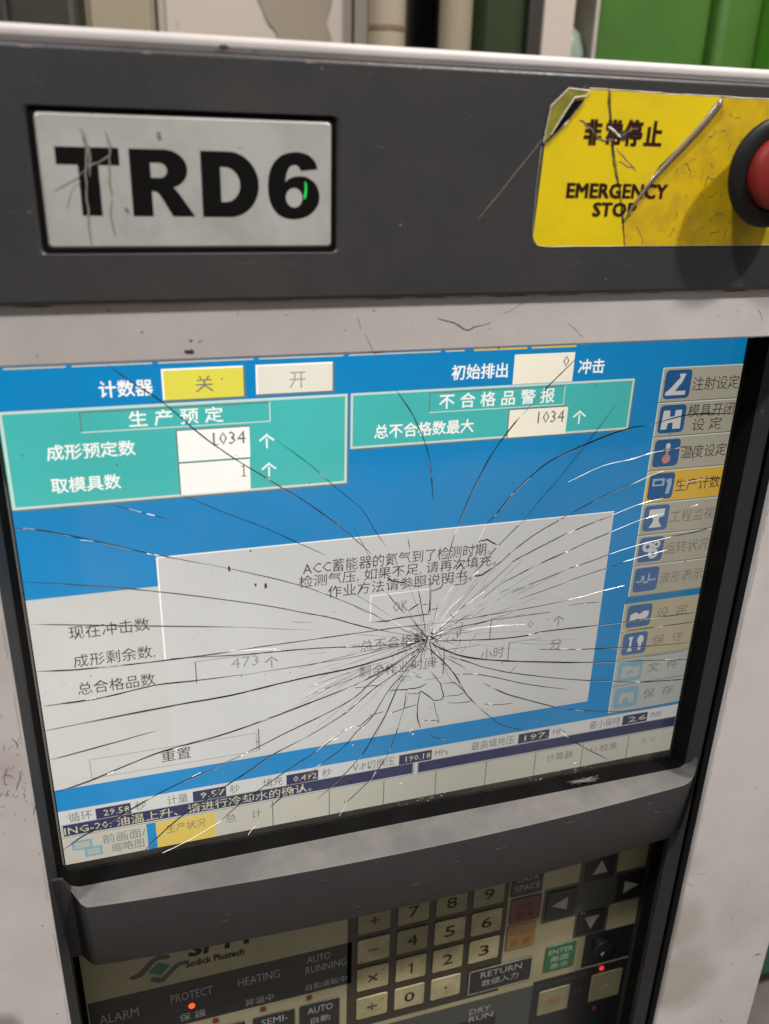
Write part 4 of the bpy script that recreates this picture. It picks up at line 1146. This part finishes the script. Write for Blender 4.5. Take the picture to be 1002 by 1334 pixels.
# hood over the keypad: one bowed moulding
def hood():
    xs = [-157.4, -156, -154.5, -153] + [-151.0 + 310.4 * i / 80 for i in range(81)]
    # finer near the ends
    xs = sorted(set([round(x, 2) for x in xs] + [round(-151 + d, 2) for d in (.4, 1, 2, 3, 5, 7)] + [round(159.4 - d, 2) for d in (.4, 1, 2, 3, 5, 7, 9)]))
    v, f = [], []
    def lift(x, r):
        d = max(min(x + 152.5, 159.4 - x), 0)
        return r - math.sqrt(max(r * r - (r - d) ** 2, 0)) if d < r else 0
    for x in xs:
        t = (x - 4.8) / 155.8
        yf = -(18.2 + 6.6 * (1 - t * t))
        d = min(x + 150.0, 159.4 - x)
        if x < 0 and d < 5: yf += (1 - max(d, 0) / 5) * 6.5
        elif d < 7: yf += (1 - d / 7) ** 2 * 3.5
        l1, l2 = lift(x, 7), lift(x, 11)
        prof = [(0.05, -113.2), (-1.8, -113.5 + l1 * .6), (-2.2, -113.9 + l1), (-8.0, -116.0 + l1), (-8.6, -116.3 + l1), (yf + 1.0, -117.5 + l2), (yf + .25, -118.0 + l2), (yf, -118.9 + l2 * .9),
                (yf + 4.4, -156.8), (yf + 5.2, -157.9), (yf + 6.4, -158.3), (19.5, -158.6)]
        v += [(x, a, b) for a, b in prof]
    n = 12
    for i in range(len(xs) - 1):
        for j in range(n - 1):
            f.append((i * n + j, (i + 1) * n + j, (i + 1) * n + j + 1, i * n + j + 1))
    f.append(tuple(range(n))); f.append(tuple(range((len(xs) - 1) * n, len(xs) * n)))
    o = pyd('hood', v, f, 'bezel', P, True)
    o.data.materials.append(M['black'])
    o.data.materials.append(M['dusty'])
    for p in o.data.polygons:
        if all(vi % n <= 3 for vi in p.vertices): p.material_index = 1
        elif all(3 <= vi % n <= 6 and v[vi][0] > -150.2 for vi in p.vertices): p.material_index = 2
    o.data.set_sharp_from_angle(angle=math.radians(38))
    return o
hd = hood()
for i in range(16):
    a = random.uniform(0, 6.28)
    ribbon('lint', [(99 + random.gauss(0, 4), -113.2 + random.gauss(0, .6)), (99 + random.gauss(0, 5), -112.6 + random.gauss(0, .9)), (100 + random.gauss(0, 5), -113.4 + random.gauss(0, .8))], .12, -6.6 + random.uniform(-1, .4), 'scratch', hd, h=.1, jit=.1)

for i in range(14):
    x = random.uniform(-130, 150); z = random.uniform(-152, -122); a = random.gauss(0, .6); L = random.uniform(1, 6)
    t = (x - 4.8) / 155.8; yy = -(18.2 + 6.6 * (1 - t * t)) + (-118.9 - z) / 38 * 4.4 - .03
    ribbon('scratch', [(x, z), (x + L * math.cos(a), z + L * math.sin(a) * .3)], random.uniform(.06, .13), yy, 'hair_scratch', hd, h=.06, k=3, jit=.05)

# ---------------------------------------------------------------- keypad (a film at y = 18, deep under the hood)
KY = 18.0
CX, CZ, KF = -110.2, 183.1, (KY + 313.9) / 313.9
def kx(x): return CX + (x - CX) * KF
def kz(z): return CZ + (z - CZ) * KF
kp = quad('keypad_sheet', kx(-152.4), kx(153.4), -425, -150, KY, 'pad', P)
def kq(n, x0, x1, z0, z1, dy, m, par=None): return quad(n, kx(x0), kx(x1), kz(z0), kz(z1), KY - dy, m, par or kp)
def kt(s, x0, x1, z0, z1, m='print_grey', par=None, dy=.25, bold=0.0, track=1.0, slant=0):
    return text('legend', s, kx(x0), kx(x1), kz(z0), kz(z1), KY - dy, m, par or kp, bold=bold, track=track, slant=slant)
def key(x0, x1, z0, z1, m, leg=None, lm='ink', hw=.30, hh=.5, bold=.012, hgt=.8, dx=0):
    o = slab('key', round_rect(kx(x0), kx(x1), kz(z0), kz(z1), 1.1, 3), KY - hgt, KY - .02, m, P, bv=.35)
    if leg:
        cx, cz = (x0 + x1) / 2 + dx, (z0 + z1) / 2
        a = (x1 - x0) * hw; b = (z1 - z0) * hh
        kt(leg, cx - a / 2, cx + a / 2, cz - b / 2, cz + b / 2, lm, o, dy=hgt + .06, bold=bold)
    return o
kq('dark_field', -24.2, 66.0, -262.5, -160, .05, 'pad_dark')
cols = [(-18.9, -1.3), (2.7, 20.0), (23.8, 41.4), (44.9, 63.0)]
rows = [(-192.6, -176.2), (-213.4, -196.7), (-234.2, -217.6), (-255.8, -239.7)]
legs = [['+', '7', '8', '9'], ['−', '4', '5', '6'], ['×', '1', '2', '3'], ['÷', '0', '·', None]]
for r, (z0, z1) in enumerate(rows):
    for c, (x0, x1) in enumerate(cols):
        s = legs[r][c]
        if s is None: continue
        op = c == 0
        if s == '·': a, b = .09, .1
        elif s == '−': a, b = .32, .045
        elif op: a, b = .32, .34
        elif s == '1': a, b = .13, .46
        else: a, b = .34, .46
        o = key(x0, x1, z0, z1, 'key_dull' if s == '4' or (r == 0) else 'key', None if s == '1' else s, 'brown_ink' if op else 'ink', a, b, .012)
        if s == '1':
            cx, cz = (x0 + x1) / 2 - .2, (z0 + z1) / 2
            flat('legend', [(kx(a), kz(b)) for a, b in ((cx + .1, cz - 3.9), (cx + 1.1, cz - 3.9), (cx + 1.1, cz + 3.9), (cx + .3, cz + 3.9), (cx - .6, cz + 3.0), (cx - 1.2, cz + 2.9), (cx - 1.2, cz + 2.1), (cx + .1, cz + 2.2))], KY - .87, 'ink', o)
# black strip with the state words
bs = kq('state_strip', -151.8, -21.8, -226.6, -196.8, .05, 'pad_black')
kt('ALARM', -147.6, -129.4, -212.6, -206.4); kt('PROTECT', -113.9, -93.6, -209.6, -203.8)
kt('HEATING', -80.9, -59.8, -209.4, -203.6); kt('AUTO', -45.6, -33.2, -204.6, -199.6); kt('RUNNING', -46.4, -24.6, -212.0, -206.8)
kt('保 護', -110.6, -97.6, -224.0, -218.6); kt('昇温中', -77.8, -63.2, -224.6, -219.4); kt('自動運転中', -46.4, -24.4, -224.0, -219.4)
kt('警 報', -144, -131, -222.6, -217.4, dy=.2)
def led(x, z, m): return lathe('indicator_lamp', [(1.7, KY - .05), (1.6, KY - .7), (1.0, KY - 1.1)], kx(x), kz(z), m, P, n=18)
led(-104.2, -214.6, 'led_on'); led(-68.8, -229.3, 'led_off'); led(-44.5, -229.4, 'led_off')
led(-137.4, -228.8, 'led_off'); led(-93.0, -229.0, 'led_off')
for (x0, x1, s, t) in ((-126.4, -104.6, 'MANU', '手動'), (-100.6, -78.6, 'SET', '設定'), (-74.3, -52.5, 'SEMI-', '半自'), (-49.9, -28.3, 'AUTO', '自動')):
    o = key(x0, x1, -262, -234.4, 'key_black', None)
    kt(s, x0 + 4.2, x1 - 3.8, -241.4, -236.6, 'print_grey', o, dy=.9); kt(t, x0 + 6, x1 - 5.2, -249.4, -244.6, 'print_grey', o, dy=.9)
# maker's mark: two S-shaped bands round a tilted square, and lettering
k = [(-129.4, -188.6), (-127.0, -187.8), (-120.8, -180.6), (-117.6, -178.8), (-113.6, -179.4), (-112.6, -181.0), (-110.2, -180.4), (-112.6, -176.9), (-117.4, -175.9), (-122.8, -178.0), (-127.6, -183.9), (-130.6, -185.6)]
def kf(n, pts, m, dy=.08): return flat(n, [(kx(a), kz(b)) for a, b in pts], KY - dy, m, kp)
kf('logo_band', [(-131.6, -185.6), (-127.4, -184.4), (-121.2, -177.4), (-117.4, -175.8), (-113.0, -176.6), (-112.0, -179.0), (-114.6, -179.4), (-116.8, -178.6), (-119.4, -179.6), (-125.4, -186.6), (-128.6, -188.0), (-131.4, -187.6)], 'pad_grey')
kf('logo_band', [(-122.6, -190.2), (-120.8, -189.2), (-116.8, -190.8), (-110.6, -184.2), (-107.6, -182.8), (-104.6, -183.4), (-104.8, -185.4), (-107.8, -185.6), (-110.2, -187.2), (-116.2, -193.8), (-118.6, -194.0), (-122.0, -191.8)], 'pad_grey')
kf('logo_square', [(-123.0, -185.4), (-118.0, -180.4), (-112.6, -183.6), (-117.4, -189.2)], 'logo_green')
kt('SPT', -103.8, -79.4, -181.4, -171.6, 'ink', bold=.045, slant=.12)
kt('Sodick Plustech', -105.4, -77.0, -187.8, -183.6, 'ink', bold=.025)
kq('print_dot', -77.2, -74.4, -181.0, -178.2, .08, 'ink')
# function keys right of the numbers
o = key(66.8, 85.6, -191.2, -174.0, 'key_black'); kt('DATA', 70.4, 82.4, -180.9, -177.2, 'print_grey', o, dy=.9); kt('SPACE', 69.0, 84.0, -187.6, -183.2, 'print_grey', o, dy=.9)
o = key(67.6, 86.2, -211.4, -193.2, 'key_red'); kt('DEL', 72.4, 81.6, -201.4, -197.8, 'print_red', o, dy=.9); kt('取消', 71.8, 82.2, -208.6, -203.8, 'print_red', o, dy=.9)
o = key(67.4, 85.0, -231.2, -213.4, 'key_orange'); kt('CURSE', 69.2, 83.2, -220.6, -216.8, 'print_orange', o, dy=.9); kt('邮 通', 70.0, 82.2, -228.8, -223.4, 'print_orange', o, dy=.9)
o = key(46.9, 85.2, -258.8, -241.0, 'key_black'); kt('RETURN', 53.6, 78.8, -247.8, -243.2, 'print_grey', o, dy=.9); kt('数値入力', 54.6, 77.2, -255.0, -249.8, 'print_grey', o, dy=.9)
for a in ((46.6, 85.5, -241.2, -240.7), (46.6, 85.5, -259.1, -258.6), (46.4, 46.9, -259.1, -240.7), (85.1, 85.6, -259.1, -240.7)):
    kq('key_outline', *a, .9, 'print_white', o)
o = key(93.6, 112.9, -257.0, -236.8, 'key_green'); kt('ENTER', 95.6, 111.0, -243.4, -239.6, 'print_green', o, dy=.9); kt('画面', 97.4, 108.8, -249.6, -245.2, 'print_green', o, dy=.9); kt('表示', 97.4, 108.8, -255.4, -251.0, 'print_green', o, dy=.9)
kq('arrow_field', 108.6, 132.2, -216.0, -170.0, .06, 'pad_grey'); kq('arrow_field', 88.0, 110.2, -217.4, -191.8, .07, 'pad_grey'); kq('arrow_field', 110.0, 131.4, -235.4, -213.0, .08, 'pad_grey'); kq('arrow_field', 131.0, 153.4, -215.2, -190.8, .09, 'pad_grey')
def tri(cx, cz, r, a, par):
    pts = [(cx + r * math.cos(math.radians(a + q)), cz + r * math.sin(math.radians(a + q))) for q in (0, 128, 232)]
    flat('arrow', [(kx(p), kz(t)) for p, t in pts], KY - .9, 'print_white', par)
for (x0, x1, z0, z1, a) in ((111.8, 130.2, -192.9, -173.6, 90), (90.0, 108.2, -215.0, -194.4, 180), (111.8, 129.2, -233.0, -216.4, 270), (133.0, 151.4, -213.0, -193.6, 0)):
    o = key(x0, x1, z0, z1, 'key_black')
    tri((x0 + x1) / 2, (z0 + z1) / 2 - (1 if a == 90 else -1 if a == 270 else 0), 6.0, a, o)
# lower block: grey field, black field with two worn keys, a black cap and lamps
kq('grey_field', -26, 88.6, -340, -266.0, .10, 'pad_grey'); kq('black_field', 88.4, 153.4, -340, -263.4, .12, 'pad_black')
kq('black_field', 118.8, 153.4, -262.0, -235.4, .13, 'pad_black'); kq('black_field', 20, 66, -340, -281.5, .14, 'pad_black')
kt('DRY', 49.0, 62.2, -276.8, -272.4, 'print_grey'); kt('RUN', 49.0, 64.0, -283.0, -278.6, 'print_grey'); kt('AUX', 18, 30, -281.4, -277.4, 'print_grey'); kt('POWER', 92.0, 124.0, -269.4, -266.0, 'pad_grey'); kt('ON', 117, 122.6, -283, -278, 'pad_grey')
o = key(93.0, 113.3, -293.2, -273.0, 'key_dull'); kt('切', 100, 107, -286, -280, 'print_orange', o, dy=.9)
o = key(127.6, 148.4, -293.4, -270.8, 'key_dull'); kt('入', 134, 141, -285, -279, 'print_grey', o, dy=.9)
cp = lathe('power_cap', [(6.8, KY - .1), (6.8, KY - 3), (6.2, KY - 3.8), (2, KY - 4)], kx(130.5), kz(-247), 'button_black', P)
ribbon('chip_glint_mark', [(kx(128.4), kz(-250)), (kx(130.2), kz(-248.4)), (kx(129.4), kz(-251.4))], .6, KY - 4.02, 'white_edge', cp, h=.1, jit=.1)  # glint on the cap, painted as a pale mark
led(133.4, -266.6, 'led_red'); led(133.4, -301.0, 'led_off')
# ================================================================ the factory behind the panel
fl = box('floor', -6000, 6000, -4000, 6000, -1010, -1000, mat('dusty_concrete', (0.24, 0.22, 0.20), 0.7, var=(0.13, 0.11, 0.09), vs=6, vamt=0.8))
fl['kind'] = 'structure'
bw = box('back_wall', -4000, 5000, 2600, 2700, -1000, 3000, mat('grey_wall_paint', (0.34, 0.30, 0.25), 0.7, var=(0.26, 0.24, 0.2), vs=3, vamt=.6))
bw['kind'] = 'structure'
M['olive'] = mat('dark_olive_paint', (0.028, 0.025, 0.016), 0.5, var=(0.05, 0.042, 0.026), vs=9, vamt=.8)
M['beige'] = mat('beige_paint', (0.30, 0.255, 0.175), 0.5, var=(0.28, 0.26, 0.2), vs=7, vamt=.6)
M['cab'] = mat('pale_cabinet_paint', (0.46, 0.41, 0.36), 0.5, var=(0.5, 0.45, 0.4), vs=6, vamt=.5)
M['tan'] = mat('tan_shade', (0.27, 0.23, 0.175), 0.6, var=(0.23, 0.195, 0.15), vs=8, vamt=.6)
M['pipe'] = mat('cream_pipe_paint', (0.36, 0.30, 0.22), 0.45, var=(0.36, 0.31, 0.23), vs=20, vamt=.6)
M['rust'] = mat('rusty_ring', (0.22, 0.15, 0.08), 0.7, var=(0.12, 0.07, 0.03), vs=180, vamt=.9)
M['green'] = mat('bright_green_paint', (0.085, 0.29, 0.026), 0.4, var=(0.05, 0.18, 0.02), vs=5, vamt=.6)
M['green_d'] = mat('dark_green_paint', (0.06, 0.165, 0.025), 0.4, var=(0.035, 0.085, 0.018), vs=5, vamt=.6)
M['green_o'] = mat('olive_green_tank_paint', (0.028, 0.042, 0.017), 0.35, var=(0.03, 0.045, 0.02), vs=6, vamt=.6)
M['teal'] = mat('teal_machine_paint', (0.02, 0.12, 0.075), 0.4, var=(0.015, 0.09, 0.06), vs=5, vamt=.6)
M['bgwhite'] = mat('white_post_paint', (0.52, 0.45, 0.39), 0.45, var=(0.55, 0.5, 0.45), vs=12, vamt=.5)
M['bgdark'] = mat('dark_steel', (0.03, 0.025, 0.022), 0.5)

def bgbox(name, label, cat, x0, x1, y0, y1, z0, z1, m, bv=6):
    o = box(name, x0, x1, y0, y1, z0, z1, m, None, bv)
    return tag(o, label, cat)
t = thing('machine_cover', 'dark olive machine cover out of focus behind the panel at the far left', 'machine cover', (-260, 820, -1000))
box('cover_body', -160, 146, 0, 300, 0, 1700, 'olive', t, 14); box('cover_rib', 60, 70, -10, -.5, 20, 1690, 'bgdark', t, 3)
t = thing('storage_locker', 'beige locker standing between the dark olive cover and the pale cabinet', 'locker', (-72, 830, -1000))
box('locker_body', -41, 37, 0, 300, 0, 1800, 'beige', t, 10); box('locker_door', -34, 30, -8, -.5, 60, 1760, 'beige', t, 3); box('handle', 18, 24, -26, -8.5, 900, 980, 'bgdark', t, 2)
t = thing('electrical_cabinet', 'tall pale cabinet with curved tan shade built as a sheet on its front', 'cabinet', (80, 830, -1000))
box('cabinet_body', -113, 118, 0, 320, 0, 1800, 'cab', t, 8); box('cabinet_door', -105, 112, -6, -.5, 60, 1780, 'cab', t, 3)
cv = slab('shade_sheet', catmull([(-28, 1420), (-22, 1360), (-2, 1335), (10, 1310), (22, 1290), (26, 1200), (84, 1200), (86, 1290), (80, 1315), (86, 1340), (88, 1420)], 5), -8, -6.1, 'tan', t, .5)  # thin tan sheet stands in for shade on the cabinet front
def pipe(name, label, x, y, r, m, ringz=None, lean=0):
    t = thing(name, label, 'pipe', (x, y, -1000))
    n = 32
    v = [(r * math.cos(2 * math.pi * i / n) + lean * (zz / 1800), r * math.sin(2 * math.pi * i / n), zz) for zz in (0, 1800) for i in range(n)]
    f = [(i, (i + 1) % n, n + (i + 1) % n, n + i) for i in range(n)] + [tuple(range(n)), tuple(range(n, 2 * n))]
    o = pyd('tube', v, f, m, t, True); o.data.set_sharp_from_angle(angle=math.radians(40))
    def hoop(rr, z0, z1, mm, nm):
        v = [(rr * math.cos(2 * math.pi * i / n) + lean * (z0 / 1800), rr * math.sin(2 * math.pi * i / n), zz) for zz in (z0, z1) for i in range(n)]
        f = [(i, (i + 1) % n, n + (i + 1) % n, n + i) for i in range(n)] + [tuple(range(n)), tuple(range(n, 2 * n))]
        pyd(nm, v, f, mm, t, True).data.set_sharp_from_angle(angle=math.radians(40))
    if ringz: hoop(r + 1.0, ringz, ringz + 5, 'rust', 'weld_ring')
    hoop(r + 12, 0, 12, m, 'base_flange')
    return t
pipe('pipe', 'upright cream pipe with a rusty ring beside the pale cabinet', 221, 780, 21.5, 'pipe', 1304)
pipe('pipe', 'second upright pipe, plain and duller, left of the dark green tank', 298, 760, 19, 'beige', None)
bgbox('lit_wall_strip', 'narrow bright white board standing in for the lit wall between the two cream pipes', 'board', 236, 262, 900, 920, -1000, 900, 'bgwhite', 3)  # lit gap between the pipes, painted as a bright white strip
bgbox('steel_upright', 'dark steel upright between the two cream pipes', 'upright', 264, 330, 905, 940, -1000, 900, 'bgdark', 3)
t = thing('green_tank', 'dark olive green round tank left of the white post', 'tank', (380, 850, -1000))
n = 48
v = [(70 * math.cos(2 * math.pi * i / n), 70 * math.sin(2 * math.pi * i / n), zz) for zz in (120, 1800) for i in range(n)]
f = [(i, (i + 1) % n, n + (i + 1) % n, n + i) for i in range(n)] + [tuple(range(n)), tuple(range(n, 2 * n))]
pyd('tank_body', v, f, 'green_o', t, True).data.set_sharp_from_angle(angle=math.radians(40))
for a in (45, 135, 225, 315):
    cx, cy = 50 * math.cos(math.radians(a)), 50 * math.sin(math.radians(a))
    box('leg', cx - 8, cx + 8, cy - 8, cy + 8, 0, 119.5, 'bgdark', t)
bgbox('steel_bracket', 'narrow dark steel strip fixed close to the left of the white post', 'bracket', 396, 412, 770, 780, -1000, 900, 'bgdark', 2)
t = thing('white_post', 'square white post in front of the green machine', 'post', (440, 780, -1000))
box('post_shaft', -22, 22, 0, 44, 8.2, 1800, 'bgwhite', t, 4); box('base_plate', -45, 45, -22, 66, 0, 8, 'bgwhite', t, 2)
t = thing('spray_bottle', 'cloudy pale bottle standing in the dark gap right of the white post', 'bottle', (500, 880, 215))
lathe_v = []
n = 24
prof = [(2, 0), (26, 1), (28, 8), (28, 90), (20, 112), (11, 120), (11, 140), (2, 141)]
v = [(r * math.cos(2 * math.pi * i / n), r * math.sin(2 * math.pi * i / n), z) for r, z in prof for i in range(n)]
f = [(j * n + i, j * n + (i + 1) % n, (j + 1) * n + (i + 1) % n, (j + 1) * n + i) for j in range(len(prof) - 1) for i in range(n)]
pyd('bottle_body', v, f, mat('cloudy_plastic', (0.30, 0.38, 0.33), 0.2, coat=.6), t, True)
box('bottle_cap', -9, 9, -9, 9, 141.5, 165, 'bgwhite', t, 2)
bgbox('machine_shelf', 'dark shelf ledge carrying the cloudy bottle', 'shelf', 474, 530, 840, 930, 195, 215, 'bgdark', 2)
t = thing('green_machine', 'large bright green machine guard with upright folds at the upper right', 'machine', (900, 800, -1000))
box('guard_panel', -366, -190, 60, 400, 0, 1900, 'green_d', t, 6)
box('guard_panel', -188, -120, 40, 400, 0, 1900, 'green_d', t, 10)
box('guard_panel', -118, -75, 0, 400, 0, 1900, 'green', t, 14)
box('guard_panel', -73, -30, 30, 400, 0, 1900, 'green', t, 14)
box('guard_panel', -28, 400, 6, 400, 0, 1900, 'green', t, 14)
box('guard_edge', -372, -366.5, 50, 400, 0, 1900, 'cab', t, 2)
t = thing('teal_machine_base', 'teal green machine base on the floor at the lower right', 'machine base', (900, 460, -1000))
box('base_body', -300, 300, -50, 250, 30, 420, 'teal', t, 8); box('plinth', -290, 290, -40, 240, 0, 29.5, 'bgdark', t, 2)
